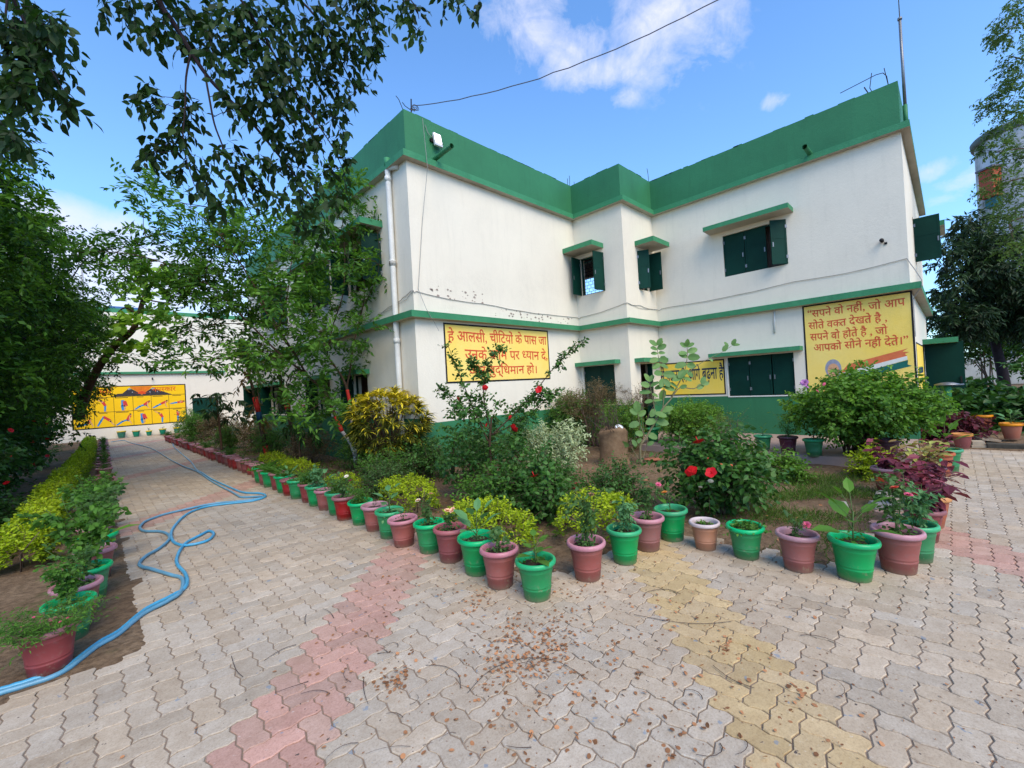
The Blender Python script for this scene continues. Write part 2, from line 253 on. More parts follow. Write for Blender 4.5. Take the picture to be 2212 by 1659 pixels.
def spray(la,sa,start,dirs,length,nleaf,L,Wd,tint,tmpl=DIA,droop=.15,stem=.003,up=.6,fwd=.55,t2=0.,jit=.3,drop=.2):
    "leafy twigs: alternate leaves along many drooping stems"
    N=len(start); dirs=unit(dirs); length=np.broadcast_to(np.asarray(length,float),(N,))
    t=np.linspace(.12,1,nleaf)
    def pt(t): return start[:,None]+dirs[:,None]*(length[:,None]*t)[:,:,None]+np.array([0,0,-1.])*(droop*length[:,None]*t*t)[:,:,None]
    T=np.broadcast_to(t,(N,nleaf)); P=pt(T)
    tan=dirs[:,None]+np.array([0,0,-2*droop])*T[:,:,None]
    sx=unit(np.cross(dirs,np.array([0,0,1.])+.4*rnd(N)))[:,None]
    sg=np.where(np.arange(nleaf)%2==0,1,-1)[None,:,None]
    D=unit(tan*fwd+sx*sg*.85+np.array([0,0,-drop])+jit*RNG.normal(size=(N,nleaf,3)))
    nr=unit(np.array([0,0,1.])*up+.45*RNG.normal(size=(N,nleaf,3)))
    n=N*nleaf; sc=RNG.uniform(.7,1.15,n)
    tn=np.repeat(np.broadcast_to(np.asarray(tint,float),(N,)),nleaf)+RNG.normal(0,.2,n)
    if la is not None: la.leaves(P.reshape(-1,3),D.reshape(-1,3),nr.reshape(-1,3),L*sc,Wd*sc,tn,tmpl,t2=(t2 if np.ndim(t2)==0 else t2))
    if sa is not None: sa.twigs(pt(np.broadcast_to(np.linspace(0,1,4),(N,4))),stem)
def inball(n,r): return unit(rnd(n))*(RNG.random((n,1))**.4)*r
def clumps(la,sa,cs,ntw,tl,nleaf,L,Wd,tmpl=DIA,droop=.15,stem=.003,outward=.7,upb=.15,tb=.45,center=None,tvar=.15,**kw):
    "cs: list of (centre,radius); twigs start inside each clump and reach out of it"
    for c,r in cs:
        c=np.array(c,float); n=max(2,int(ntw*(r/.4)**2)) if ntw>0 else -ntw
        o=inball(n,r*.75); d=unit(o)*outward+rnd(n)*.35+np.array([0,0,upb])
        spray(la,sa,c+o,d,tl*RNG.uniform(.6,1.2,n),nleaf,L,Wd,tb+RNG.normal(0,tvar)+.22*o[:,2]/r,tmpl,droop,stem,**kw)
# ---------------------------------------------------------------- objects
def link(name,me,parent=None,loc=None,rz=0):
    o=bpy.data.objects.new(name,me); COL.objects.link(o)
    if parent is not None: o.parent=parent
    if loc is not None: o.location=loc
    if rz: o.rotation_euler=(0,0,rz)
    return o
def tag(o,label,cat,group=None,kind=None):
    o['label']=label; o['category']=cat
    if group: o['group']=group
    if kind: o['kind']=kind
    return o
def thing(name,label,cat,loc=(0,0,0),rz=0,group=None):
    return tag(link(name,None,None,tuple(loc),rz),label,cat,group)
def part(name,acc,mat,parent,smooth=False,tint=False,label=None):
    o=link(name,acc.mesh(name,mat,smooth,tint) if isinstance(acc,Acc) else acc,parent)
    if label: o['label']=label
    return o
def copy_tree(o,loc,rz,label=None,group=None,scale=1):
    def cp(q,par):
        c=q.copy(); COL.objects.link(c)
        if par is not None: c.parent=par
        for ch in q.children: cp(ch,c)
        return c
    r=cp(o,None); r.location=loc; r.rotation_euler=(0,0,rz); r.scale=(scale,)*3
    if label: r['label']=label
    if group: r['group']=group
    return r
def local(acc,c):
    c=np.array(c,float)
    acc.v=[v-c for v in acc.v]; return acc
# ================================================================ ground, pavement, ledge
def build_ground():
    a=Acc(); r=900; a.quad([(-r,-r,-.06),(r,-r,-.06),(r,r,-.06),(-r,r,-.06)])
    o=link('ground',a.mesh('ground',SOIL,tint=False)); o['kind']='structure'
    # garden beds: gently uneven soil
    def bed(name,u0,u1,v0,v1,step=.12,z=-.012,amp=.03,fn=None):
        nu=int((u1-u0)/step)+1; nv=int((v1-v0)/step)+1; U,V=np.meshgrid(np.linspace(u0,u1,nu),np.linspace(v0,v1,nv),indexing='ij')
        Z=z+amp*(np.sin(U*2.3+V*1.1)+np.sin(V*3.1-U*.7)+np.sin(U*5.1+1)*.5)*.33+RNG.normal(0,.006,U.shape)
        e=np.minimum(np.minimum(U-u0,u1-U),np.minimum(V-v0,v1-V)); Z=np.where(e<.22,np.minimum(Z,-.012),Z)
        if fn is not None: Z=fn(U,V,Z)
        a=Acc(); i=np.arange(nu-1)[:,None]*nv+np.arange(nv-1)[None]
        a.add(np.stack([U,V,Z],-1).reshape(-1,3),[np.stack([i,i+nv,i+nv+1,i+1],-1).reshape(-1,4)]); o=link(name,a.mesh(name,SOIL,True,False)); o['kind']='structure'
    bed('garden_soil',-2.0,6.6,-6.5,11.5,fn=lambda U,V,Z:np.where((U>-.30)|(V>-4.66),np.where(U<-1.8,-.013,np.where(V<-6.3,-.013,Z)),-.05))
    bed('path_side_soil',-12,-3.98,-3.45,22.7,.09,fn=lambda U,V,Z:np.where((U+.025*np.sin(V*4.1)+.02*np.sin(V*11)<-4.10)&(V+.03*np.sin(U*6)>-3.33),np.maximum(Z,.007+RNG.normal(0,.002,U.shape)),-.014))
    bed('back_garden_soil',6.3,24,-22,-6.35,.25,.06,.05)
    bed('far_garden_soil',-2.0,2.8,11.4,22.7,.2)
build_ground()
def build_pavement():
    Wc=.1115; a=.074
    def outline(hor):
        n,m=(2,1) if hor else (1,2); P=[]
        TS=(0,.12,.27,.5,.73); prof=lambda t: np.interp(t,[0,.27,.73,1],[0,a,-a,0])
        for i in range(n): P+=[(i+t,prof(t)) for t in TS]
        for j in range(m): P+=[(n+prof(t),j+t) for t in TS]
        for i in range(n): P+=[(n-i-t,m+prof(1-t)) for t in TS]
        for j in range(m): P+=[(prof(1-t),m-j-t) for t in TS]
        return np.array(P)*Wc
    O={True:outline(True),False:outline(False)}
    u0,u1,v0,v1=-9,6.5,-9.6,22.8; I,J=np.meshgrid(np.arange(int(u0/Wc),int(u1/Wc)),np.arange(int(v0/Wc),int(v1/Wc)),indexing='ij'); I=I.ravel();J=J.ravel()
    k=(I-J)%4; acc=Acc(); cols=[]
    for hor,kk in ((True,0),(False,2)):
        i=I[k==kk]; j=J[k==kk]-(0 if hor else 1); O_=O[hor]; c=np.array([1,.5] if hor else [.5,1])*Wc
        cx=i*Wc+c[0]; cy=j*Wc+c[1]
        ins=((cx>-4.17)&(cx<-1.84)&(cy<22.74)&(cy>-5))|((cx>-9)&(cx<-.30)&(cy<-4.70)&(cy>-9.5))|((cx>-.75)&(cx<6.4)&(cy<-6.34)&(cy>-9.5))|((cx>-9)&(cx<-4.1)&(cy<-3.25)&(cy>-9.5))
        ins|=(cx>-2.2)&(cx<-.4)&(cy<-4.65)&(cy>-5)
        i,j,cx,cy=i[ins],j[ins],cx[ins],cy[ins]; N=len(i)
        base=np.stack([i*Wc,j*Wc],-1)
        ctr=c; rel=O_-ctr; half=np.array([Wc,Wc/2]) if hor else np.array([Wc/2,Wc])
        def ring(ins_m): return ctr+rel*(1-ins_m/half)
        zj=RNG.normal(0,.0012,N); tx=RNG.normal(0,.006,N); ty=RNG.normal(0,.006,N)
        V=[]
        for g,z in ((.0060,0),(.0030,-.0035),(.0026,-.035)):
            R=ring(g); p=np.zeros((N,30,3)); p[:,:,:2]=base[:,None]+R[None]; p[:,:,2]=z+zj[:,None]+tx[:,None]*(R[:,0]-ctr[0])+ty[:,None]*(R[:,1]-ctr[1]); V.append(p)
        V=np.stack(V,1).reshape(-1,3); b=(np.arange(N)*90)[:,None]; q=np.arange(30); q2=(q+1)%30
        f18=b+q[None]; f4=np.concatenate([np.stack([b+30*(r+1)+q,b+30*(r+1)+q2,b+30*r+q2,b+30*r+q],-1).reshape(-1,4) for r in (0,1)])
        acc.add(V,[f18,f4])
        # cast colours: grey stones, red and ochre courses laid as bands
        red=RED(cx,cy); yel=YELB(cx,cy)
        C=np.tile(np.array(lin(186,174,158)[:3]),(N,1)); C2=np.array(lin(187,167,142)[:3])
        wm=np.clip(.5+.5*np.sin(cx*1.7+.6)*np.sin(cy*1.1+cx*.8)+RNG.normal(0,.35,N),0,1)[:,None]; C=C*(1-wm*.7)+C2*wm*.7
        wr=RNG.uniform(0,.35,N)[:,None]; Cg=C.copy(); C[red]=np.array(lin(192,150,136)[:3]); C[yel]=np.array(lin(198,172,126)[:3])
        C[red|yel]=(C*(1-wr)+Cg*wr)[red|yel]; C*=RNG.normal(1,.075,N)[:,None]; cols.append(np.repeat(C,90,axis=0))
    m=Mat('concrete_pavers',.88,.2); c=m.attr('paver',True)
    c=m.mix(m.ramp(m.noise(11,8,.75),.32,.70),m.mix(1,c,(.74,.70,.66,1),'MULTIPLY'),c)
    c=m.mix(m.ramp(m.noise(95,5,.75),.48,.78),c,m.mix(1,c,(.60,.56,.54,1),'MULTIPLY'))
    c=m.mix(m.ramp(m.noise(1.1,8,.72),.47,.72),c,m.mix(.36,c,(.30,.22,.15,1)))
    c=m.mix(m.ramp(m.noise(38,6,.8),.60,.70),c,m.mix(.5,c,(.62,.60,.56,1)))
    c=m.mix(m.ramp(m.noise(15,2,.5),.70,.72),c,m.mix(.55,c,(.13,.20,.28,1)))
    c=m.mix(m.ramp(m.noise(33,2,.5),.72,.735),c,(.09,.07,.06,1))
    m.col(c); m.bump(m.noise(60,6,.7),.35,.006)
    me=acc.mesh('pavement',m.m,tint=False); a_=me.attributes.new('paver','FLOAT_COLOR','POINT'); cc=np.concatenate(cols); a_.data.foreach_set('color',np.concatenate([cc,np.ones((len(cc),1))],1).astype(np.float32).ravel())
    o=link('pavement',me); o['kind']='structure'
    # bedding sand that fills the joints
    s=Acc(); 
    for (x0,x1,y0,y1) in ((-4.02,-1.98,-4.7,22.7),(-9.2,6.4,-9.8,-6.46),(-9.2,-.42,-6.46,-4.7),(-9.2,-4.02,-4.7,-3.4)): s.quad([(x0,y0,-.006),(x1,y0,-.006),(x1,y1,-.006),(x0,y1,-.006)])
    m2=Mat('joint_sand',.95,.1); m2.col(m2.mix(m2.ramp(m2.noise(3,6,.7),.35,.7),(.18,.135,.105,1),(.30,.23,.175,1)))
    o=link('joint_sand',s.mesh('joint_sand',m2.m,tint=False)); o['kind']='structure'
REDC=(.91,7.6,-4.35,-9.5,-14.7,-19.9,-25.1)
def RED(x,y):
    r=np.zeros(len(x),bool)
    for c in REDC: r|=np.abs(x-y-c)<.36
    return r&(y<22)
def YELB(x,y): return np.abs(x-y-4.12)<.35
build_pavement()
# ================================================================ buildings
PLAN=[(0,11.4),(0,0),(4.99,0),(4.99,-1.46),(6.52,-1.46),(6.52,-6.4),(13,-6.4),(13,-2.5),(8.6,-2.5),(8.6,11.4)]
def offs(poly,d):
    "shift every corner outwards by d (axis-aligned loop, interior on the left)"
    n=len(poly); out=[]
    for i in range(n):
        p=poly[i]; a=poly[i-1]; b=poly[(i+1)%n]
        def nr(q,r): t=(r[0]-q[0],r[1]-q[1]); l=math.hypot(*t); return (t[1]/l,-t[0]/l)
        n1=nr(a,p); n2=nr(p,b); out.append((p[0]+d*(n1[0]+n2[0]),p[1]+d*(n1[1]+n2[1])))
    return out
def strip(acc,poly,d0,d1,z0,z1,top=0,bot=0,face=0,inner=False):
    A=offs(poly,d0); B=offs(poly,d1); n=len(poly)
    for i in range(n):
        j=(i+1)%n; a,b,c,d=B[i],B[j],A[j],A[i]
        acc.quad([(a[0],a[1],z0),(b[0],b[1],z0),(b[0],b[1],z1),(a[0],a[1],z1)],face)
        if top is not None: acc.quad([(a[0],a[1],z1),(b[0],b[1],z1),(c[0],c[1],z1),(d[0],d[1],z1)],top)
        if bot is not None: acc.quad([(d[0],d[1],z0),(c[0],c[1],z0),(b[0],b[1],z0),(a[0],a[1],z0)],bot)
        if inner: acc.quad([(d[0],d[1],z0),(c[0],c[1],z0),(c[0],c[1],z1),(d[0],d[1],z1)],face)
def pane_wall(acc,p,q,z0,z1,ops,depth=.2,rev=0,face=0):
    "wall skin from p to q (outside on the right) with rectangular openings (s0,s1,z0,z1) along it"
    p=np.array(p,float); q=np.array(q,float); L=np.hypot(*(q-p)); t=(q-p)/L; inn=np.array([-t[1],t[0]])
    ops=[o for o in ops if o[2]<z1-1e-6 and o[3]>z0+1e-6]; ops=[(a,b,max(c,z0),min(d,z1)) for a,b,c,d in ops]
    xs=sorted(set([0,L]+[v for o in ops for v in o[:2]])); zs=sorted(set([z0,z1]+[v for o in ops for v in o[2:]]))
    P=lambda s,z,d=0:(p[0]+t[0]*s+inn[0]*d,p[1]+t[1]*s+inn[1]*d,z)
    for a,b in zip(xs,xs[1:]):
        for c,d in zip(zs,zs[1:]):
            if any(o[0]-1e-6<=a and b<=o[1]+1e-6 and o[2]-1e-6<=c and d<=o[3]+1e-6 for o in ops): continue
            acc.quad([P(a,c),P(b,c),P(b,d),P(a,d)],face)
    for a,b,c,d in ops:
        acc.quad([P(a,c),P(a,d),P(a,d,depth),P(a,c,depth)],rev); acc.quad([P(b,d),P(b,c),P(b,c,depth),P(b,d,depth)],rev)
        if d<z1: acc.quad([P(a,d),P(b,d),P(b,d,depth),P(a,d,depth)],rev)
        if c>z0: acc.quad([P(b,c),P(a,c),P(a,c,depth),P(b,c,depth)],rev)
SB=thing('school_building','two storey white school building with green parapet and green plinth','building',(0,0,0))
OPEN={0:[(11.4-2.75,11.4-1.12,3.79,4.75),(11.4-5.2,11.4-3.75,3.79,4.75),(11.4-2.75,11.4-2.02,1.0,1.95),(11.4-4.95,11.4-4.1,1.0,1.95),(11.4-9.15,11.4-7.75,1.03,1.95),(11.4-8.3,11.4-7.0,3.79,4.75),(11.4-11.3,11.4-9.6,1.02,1.95)],
 2:[(.16,.88,3.77,4.74),(.08,1.02,.92,1.91)],
 3:[(.65,1.21,3.77,4.74),(.49,1.11,0.12,1.89)],
 4:[(3.2-1.46,4.5-1.46,3.81,4.78),(3.15-1.46,4.5-1.46,.985,1.90)],
 5:[(2.3,3.3,3.79,4.78),(3.3,4.2,.1,1.95)],
 9:[(0,0,0,0)]}
def build_school():
    w=Acc(); pl=Acc(); n=len(PLAN)
    for i in range(n):
        p,q=PLAN[i],PLAN[(i+1)%n]; ops=OPEN.get(i,[]) if i!=9 else []
        zp={0:1.0,1:.90,2:.90,3:.91,4:.985,5:.98}.get(i,.9)
        if i==8: ops=[(3.4,6.6,4.05,5.2)]
        pane_wall(w,p,q,zp,5.80,ops); pane_wall(pl,p,q,-.06,zp,ops,rev=0)
    for (u0,u1,fz0,fz1,k) in ((.35,1.7,3.3,3.52,26),(1.9,3.6,3.06,3.22,26),(3.4,4.8,3.02,3.2,14)):   # flaked plaster
        for _ in range(k):
            u=RNG.uniform(u0,u1); z=RNG.uniform(fz0,fz1); r=RNG.uniform(.006,.028); q=np.arange(7)*2*math.pi/7; rr=r*RNG.uniform(.5,1.2,7); w.add(np.stack([u+rr*np.cos(q)*1.5,np.full(7,-.004),z+rr*np.sin(q)],-1),[np.arange(7)[None]],mi=1)
    part('wall',w,[WHITE,plain('bare_plaster',(.42,.33,.28,1),.95,.1,.6,30)],SB); part('plinth',pl,GREENP,SB)
    fl=Acc()
    for z in (2.9,5.82):
        fl.quad([(0.03,.03,z),(8.57,.03,z),(8.57,11.37,z),(.03,11.37,z)]); fl.quad([(5.02,-1.43,z),(8.57,-1.43,z),(8.57,.03,z),(5.02,.03,z)]); fl.quad([(6.55,-6.37,z),(8.57,-6.37,z),(8.57,-1.43,z),(6.55,-1.43,z)]); fl.quad([(8.57,-6.37,z),(12.97,-6.37,z),(12.97,-2.53,z),(8.57,-2.53,z)])
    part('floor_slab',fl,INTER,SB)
    iw=Acc()
    for (a,b) in (((3.6,.25,0),(3.75,11.2,2.88)),((6.9,-6.2,2.92),(7.0,-1.7,5.8)),((8.0,-6.2,0),(8.1,-1.7,2.88)),((1.6,.25,2.92),(1.7,11.2,5.8)),((5.25,1.2,0),(8.3,1.3,2.88)),((5.2,3.9,2.92),(8.4,4.0,5.8))): iw.box(a,b)
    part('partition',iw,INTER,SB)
    p=Acc(); strip(p,PLAN,-.13,0,5.91,6.74,bot=None,inner=True)
    # chips of mortar that roughen the top edge
    for i in (1,2,3,4,0):
        a,b=np.array(PLAN[i]),np.array(PLAN[i+1]); L=np.hypot(*(b-a)); t=(b-a)/L; inn=np.array([-t[1],t[0]])
        for _ in range(int(L*3)):
            s=RNG.uniform(.05,L-.4); l=RNG.uniform(.08,.35); h=RNG.uniform(.004,.014); c=a+t*s+inn*.065; p.obox((c[0],c[1],6.74+h*.4),(*(t*l/2),0),(*(inn*.066),0),(0,0,h))
    part('parapet',p,GREENP,SB)
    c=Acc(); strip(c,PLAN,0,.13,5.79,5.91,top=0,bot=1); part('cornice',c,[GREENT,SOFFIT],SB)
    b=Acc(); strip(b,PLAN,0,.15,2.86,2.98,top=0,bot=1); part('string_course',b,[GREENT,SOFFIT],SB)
    # window fittings -------------------------------------------------
    def frame_of(i):
        p=np.array(PLAN[i],float); q=np.array(PLAN[(i+1)%n],float); L=np.hypot(*(q-p)); t=(q-p)/L; out=np.array([t[1],-t[0]]); return p,t,out
    def shade(i,s0,s1,z,d=.45,th=.06):
        p,t,o=frame_of(i); a=Acc(); c=p+t*(s0+s1)/2+o*d/2
        a.obox((c[0],c[1],z),(*(t*(s1-s0)/2),0),(*(o*d/2),0),(0,0,th),0)
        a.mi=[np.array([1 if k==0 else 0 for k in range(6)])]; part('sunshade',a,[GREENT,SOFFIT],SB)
    def shutter_leaf(par,i,s,z0,z1,w,ang,side,inset=.03):
        "steel shutter hinged at s, swung out by ang degrees (0 closed), side +1 hinge at the low end"
        p,t,o=frame_of(i); h=p+t*s-o*inset; d=t*side*math.cos(rad(ang))+o*math.sin(rad(ang)); nn=np.array([d[1],-d[0]]); a=Acc()
        c=h+d*w/2; a.obox((c[0],c[1],(z0+z1)/2),(*(d*w/2),0),(*(nn*.008),0),(0,0,(z1-z0)/2-.006))
        for k in (.02,w-.02):
            cc=h+d*k; a.obox((cc[0],cc[1],(z0+z1)/2),(*(d*.018),0),(*(nn*.014),0),(0,0,(z1-z0)/2-.008))
        lc=h+d*(w-.03)+nn*.02; zm=(z0+z1)/2
        for q in (-1,1): l2=h+d*(w-.035)+nn*.018*q; a.obox((l2[0],l2[1],zm-.05),(*(d*.012),0),(*(nn*.006),0),(0,0,.05),1); l3=h+d*.01+nn*.016*q; [a.obox((l3[0],l3[1],zz),(*(d*.02),0),(*(nn*.006),0),(0,0,.035),1) for zz in (z0+.16,z1-.16)]
        for zz in (z0+.03,(z0+z1)/2+.09,z1-.03): a.obox((c[0],c[1],zz),(*(d*(w/2-.04)),0),(*(nn*.013),0),(0,0,.016))
        o_=part('shutter',a,[SHUT,GREYM],par); return o_
    def window(i,s0,s1,z0,z1,leaves=(),grille=False,white=False):
        p,t,o=frame_of(i); a=Acc(); mid=(s0+s1)/2
        def bar(sa,sb,za,zb,dep=.045,th=.02):
            c=p+t*(sa+sb)/2-o*.09; a.obox((c[0],c[1],(za+zb)/2),(*(t*(sb-sa)/2),0),(*(o*th),0),(0,0,(zb-za)/2))
        bar(s0,s0+.035,z0,z1); bar(s1-.035,s1,z0,z1); bar(s0+.035,s1-.035,z1-.035,z1); bar(s0+.035,s1-.035,z0,z0+.03)
        fr=part('window',a,SHUT,SB)
        if grille:
            g=Acc(); nz=11
            for k in range(1,nz):
                z=z0+(z1-z0)*k/nz; c=p+t*mid-o*.10; g.obox((c[0],c[1],z),(*(t*((s1-s0)/2-.03)),0),(*(o*.004),0),(0,0,.004))
            for r in range(nz):
                for q_ in range(1,6):
                    s=s0+(s1-s0)*(q_+(.5 if r%2 else 0))/6
                    if s>s1-.04: continue
                    c=p+t*s-o*.10; g.obox((c[0],c[1],z0+(z1-z0)*(r+.5)/nz),(*(t*.004),0),(*(o*.0035),0),(0,0,(z1-z0)/nz/2-.004))
            part('grille',g,DARK,fr)
        if white:
            g=Acc(); c=p+t*mid+o*.008; g.obox((c[0],c[1],z0-.012),(*(t*((s1-s0)/2+.02)),0),(*(o*.01),0),(0,0,.013)); c=p+t*(s0-.012)+o*.008; g.obox((c[0],c[1],(z0+z1)/2),(*(t*.012),0),(*(o*.008),0),(0,0,(z1-z0)/2)); part('sill_line',g,WHITEP,fr)
        for (s,w,ang,side) in leaves: shutter_leaf(fr,i,s,z0,z1,w,ang,side,.05 if ang<5 else .0)
        return fr
    # facade at the recess (wall 2), upper: leaves swung right out, sky seen through the bars
    window(2,.16,.88,3.77,4.74,[(.16,.36,88,1),(.88,.36,80,-1)],True); shade(2,-.02,.90,4.90,.50)
    window(2,.08,1.02,.92,1.91,[(.08,.51,0,1),(1.02,.42,0,-1)]); shade(2,-.0,1.2,1.97,.25,.05)
    window(3,.65,1.21,3.77,4.74,[(.65,.28,62,1),(1.21,.34,95,-1)],True); shade(3,.55,1.40,4.90,.50); shade(3,.22,1.5,1.97,.25,.05)
    window(4,3.2-1.46,4.5-1.46,3.81,4.78,[(1.74,.45,0,1),(2.20,.44,0,1),(3.04,.33,42,-1)]); shade(4,1.46,3.19,4.93,.42,.05)
    window(4,3.15-1.46,4.5-1.46,.985,1.90,[(1.69,.45,0,1),(2.15,.45,0,1),(3.04,.42,0,-1)],white=True); shade(4,1.36,3.22,1.97,.28,.045)
    window(5,2.3,3.3,3.79,4.78,[(2.58,.42,88,1)]); shade(5,4.3,5.6,4.95,.5); shade(5,3.5,5.4,2.02,.6,.06)
    for (s0,s1) in ((11.4-2.75,11.4-1.12),(11.4-5.2,11.4-3.75),(11.4-8.3,11.4-7.0)):
        window(0,s0,s1,3.79,4.75,[(s0,.4,80,1),(s1,.38,75,-1)],True); shade(0,s0-.12,s1+.12,4.90,.48)
    for (s0,s1,z0) in ((11.4-2.75,11.4-2.02,1.0),(11.4-4.95,11.4-4.1,1.0),(11.4-9.15,11.4-7.75,1.03),(11.4-11.3,11.4-9.6,1.02)):
        window(0,s0,s1,z0,1.95,[(s0,.36,70,1)]); shade(0,s0-.12,s1+.12,2.0,.3,.05)
    # open door on the end wall and the dark doorway on wall 3
    d=Acc(); d.box((10.30,-7.08,.12),(10.35,-6.42,1.98)); d.box((10.345,-7.0,.3),(10.36,-6.5,.9)); dr=part('door',d,SHUT,SB); h=Acc(); h.box((10.27,-7.03,1.0),(10.30,-7.0,1.16)); part('handle',h,DARK,dr)
    d=Acc(); d.box((5.50,-1.40,.12),(5.54,-1.12,1.88)); d.box((6.03,-1.47,.12),(6.07,-1.35,1.89)); part('door',d,SHUT,SB)
    # drain spouts through the parapet, down-pipe, tube light, wires
    for (a,b) in (((.62,0.02,5.99),(.60,-.62,5.99)),((6.54,-5.02,5.95),(5.98,-5.02,5.93))):
        t=Acc(); t.tube([a,b],.045,12,cap=False); t.tube([a,b],.036,12,cap=False); part('spout',t,GREENP,SB,True)
    t=Acc(); pu=-.075; pv=.55
    t.tube([(pu,pv,5.86),(pu,pv,5.74),(pu,pv,5.4),(pu,pv,2.99),(pu,pv,.95),(pu,pv,.1)],.055,14)
    for z in (5.62,4.0,3.99,2.5): t.tube([(pu,pv,z-.045),(pu,pv,z+.045)],.066,14)
    t.tube([(pu,pv-.02,5.83),(pu+.03,pv-.2,5.78),(0,pv-.28,5.77)],.05,10); part('downpipe',t,PVC,SB,True)
    g=Acc(); g.tube([(pu,pv,5.86),(pu,pv,6.02)],.06,12); part('pipe_collar',g,GREENT,SB,True)
    t=Acc(); t.tube([(6.50,-4.19,2.84),(6.50,-4.18,2.36)],.016,10); t.box((6.485,-4.205,2.82),(6.519,-4.175,2.86)); part('tube_light',t,PVC,SB,True)
    t=Acc(); t.tube([(6.51,-6.05,3.86),(6.42,-6.05,3.86)],.03,10); t.tube([(6.42,-6.05,3.86),(6.40,-6.05,3.86)],.035,10); t.box((6.50,-6.12,3.79),(6.519,-6.08,3.83)); part('wall_lamp',t,DARK,SB,True)
    t=Acc()
    def run(pts,sag=.02,r=.006,k=9):
        out=[]
        for a,b in zip(pts,pts[1:]):
            a=np.array(a,float);b=np.array(b,float)
            for s in np.linspace(0,1,k)[:-1]: out.append(a+(b-a)*s+np.array([0,0,-sag*4*s*(1-s)+RNG.normal(0,.004)]))
        out.append(np.array(pts[-1],float)); t.tube(out,r,5)
    run([(-.015,1.9,3.05),(-.015,.9,3.22),(-.015,.03,3.38),(-.012,-.012,3.38),(.05,-.012,3.36),(1.6,-.012,3.28),(4.975,-.012,3.22),(4.975,-.1,3.22),(4.975,-1.44,3.36),(4.98,-1.472,3.37),(5.6,-1.472,3.36),(6.505,-1.472,3.33),(6.505,-1.6,3.33),(6.505,-4.6,3.40),(6.505,-6.38,3.45)],.035)
    run([(-.015,2.2,2.99),(-.015,1.3,3.16),(-.015,.6,3.2),(-.015,.0,3.34)],.03,.004); run([(5.0,-1.472,3.36),(5.7,-1.472,3.28),(6.4,-1.472,3.33)],.01,.004)
    run([(.30,-.165,6.6),(.35,-.17,5.7),(.27,-.016,4.7),(.10,-.016,3.4),(.16,-.17,3.0),(.33,-.17,2.75),(.40,-.17,2.62)],.0,.005,6)
    run([(.45,-.02,6.6),(.52,-.03,6.45),(.60,-.05,6.42)],.02,.006,5)
    run([(6.505,-6.38,3.45),(6.38,-6.56,3.0),(6.36,-6.56,2.9),(6.5,-6.43,2.7),(6.47,-6.43,2.0)],.0,.007,5); part('wall_cable',t,plain('cable_sheath',(.30,.29,.28,1),.7),SB)
    # reinforcement bars left standing on the roof
    def bars(lst,r=.007):
        t=Acc()
        for q in lst: t.tube(q,r,5)
        part('reinforcement_bar',t,DARK,SB)
    bars([[(.05,.06,6.72),(-.02,.1,6.95),(-.06,.13,7.02)]]); bars([[(.22,.08,6.72),(.235,.08,7.06)]],.013); bars([[(.22,.1,6.86),(.12,.12,6.90),(.05,.1,6.93)]])
    bars([[(5.0,.10,6.72),(5.01,.10,6.98)]]); bars([[(5.12,.12,6.72),(5.13,.12,7.1)]]); bars([[(5.3,.1,6.72),(5.3,.1,6.98)]])
    bars([[(6.6,-1.4,6.7),(6.62,-1.38,7.0),(6.68,-1.33,7.2)]]); bars([[(6.62,-6.05,6.7),(6.6,-6.0,6.85),(6.6,-6.04,7.12)]]); bars([[(6.62,-6.0,6.7),(6.58,-5.92,6.9)]],.01); bars([[(6.62,-6.27,6.72),(6.62,-6.25,6.95),(6.6,-6.2,7.03),(6.6,-6.1,7.05),(6.58,-5.55,6.98)]]); bars([[(6.64,-6.27,6.72),(6.62,-6.22,7.12)]])
    # roof mast at the end corner
    m=Acc(); m.tube([(6.76,-6.47,5.91),(6.76,-6.47,6.35)],.035,10); part('mast_socket',m,GREENP,SB,True)
    m=Acc(); m.tube([(6.76,-6.47,6.35),(6.76,-6.47,7.95)],[.026,.022],10); m.tube([(6.76,-6.47,7.95),(6.76,-6.47,7.99)],.035,10); m.tube([(6.76,-6.47,7.99),(6.77,-6.47,9.6)],.008,6); part('roof_mast',m,GREYM,SB,True)
    # low plastered ledge along the foot of the wall
    l=Acc(); l.box((3.95,-6.38,-.06),(6.515,-2.2,.118)); l.box((4.45,-2.2,-.06),(6.515,-1.47,.118)); l.box((4.45,-1.47,-.06),(4.985,.0,.118))
    part('foot_ledge',l,paint('pinkish_cement',(.38,.27,.235,1),(.28,.20,.165,1),.9,2,14,.3),SB)
build_school()
# --- flood lamp on the parapet (lit)
fl=thing('flood_lamp','lit white square flood lamp fixed to the green parapet near the roof corner','flood lamp',(.68,-.06,6.36))
def tilted(a,b):
    acc=Acc(); acc.box([q*.8 for q in a],[q*.8 for q in b]); M_=np.array(Matrix.Rotation(rad(-12),3,'X')); acc.v=[v@M_.T for v in acc.v]; return acc
part('casing',tilted((-.11,-.05,-.17),(.11,.0,.17)),plain('white_lamp_casing',(.55,.54,.55,1),.4,.4,.1),fl)
em=bpy.data.materials.new('lit_lamp_glass'); em.use_nodes=True; em.node_tree.nodes['Principled BSDF'].inputs['Emission Color'].default_value=(1,.97,1,1); em.node_tree.nodes['Principled BSDF'].inputs['Emission Strength'].default_value=6
part('lamp_glass',tilted((-.085,-.058,-.09),(.085,-.052,.14)),em,fl)
b_=Acc(); b_.tube([(-.13,.05,0),(-.13,-.01,-.02)],.012,6); b_.tube([(.13,.05,0),(.13,-.01,-.02)],.012,6); b_.box((-.13,.03,-.03),(.13,.055,.03)); part('bracket',b_,DARK,fl)
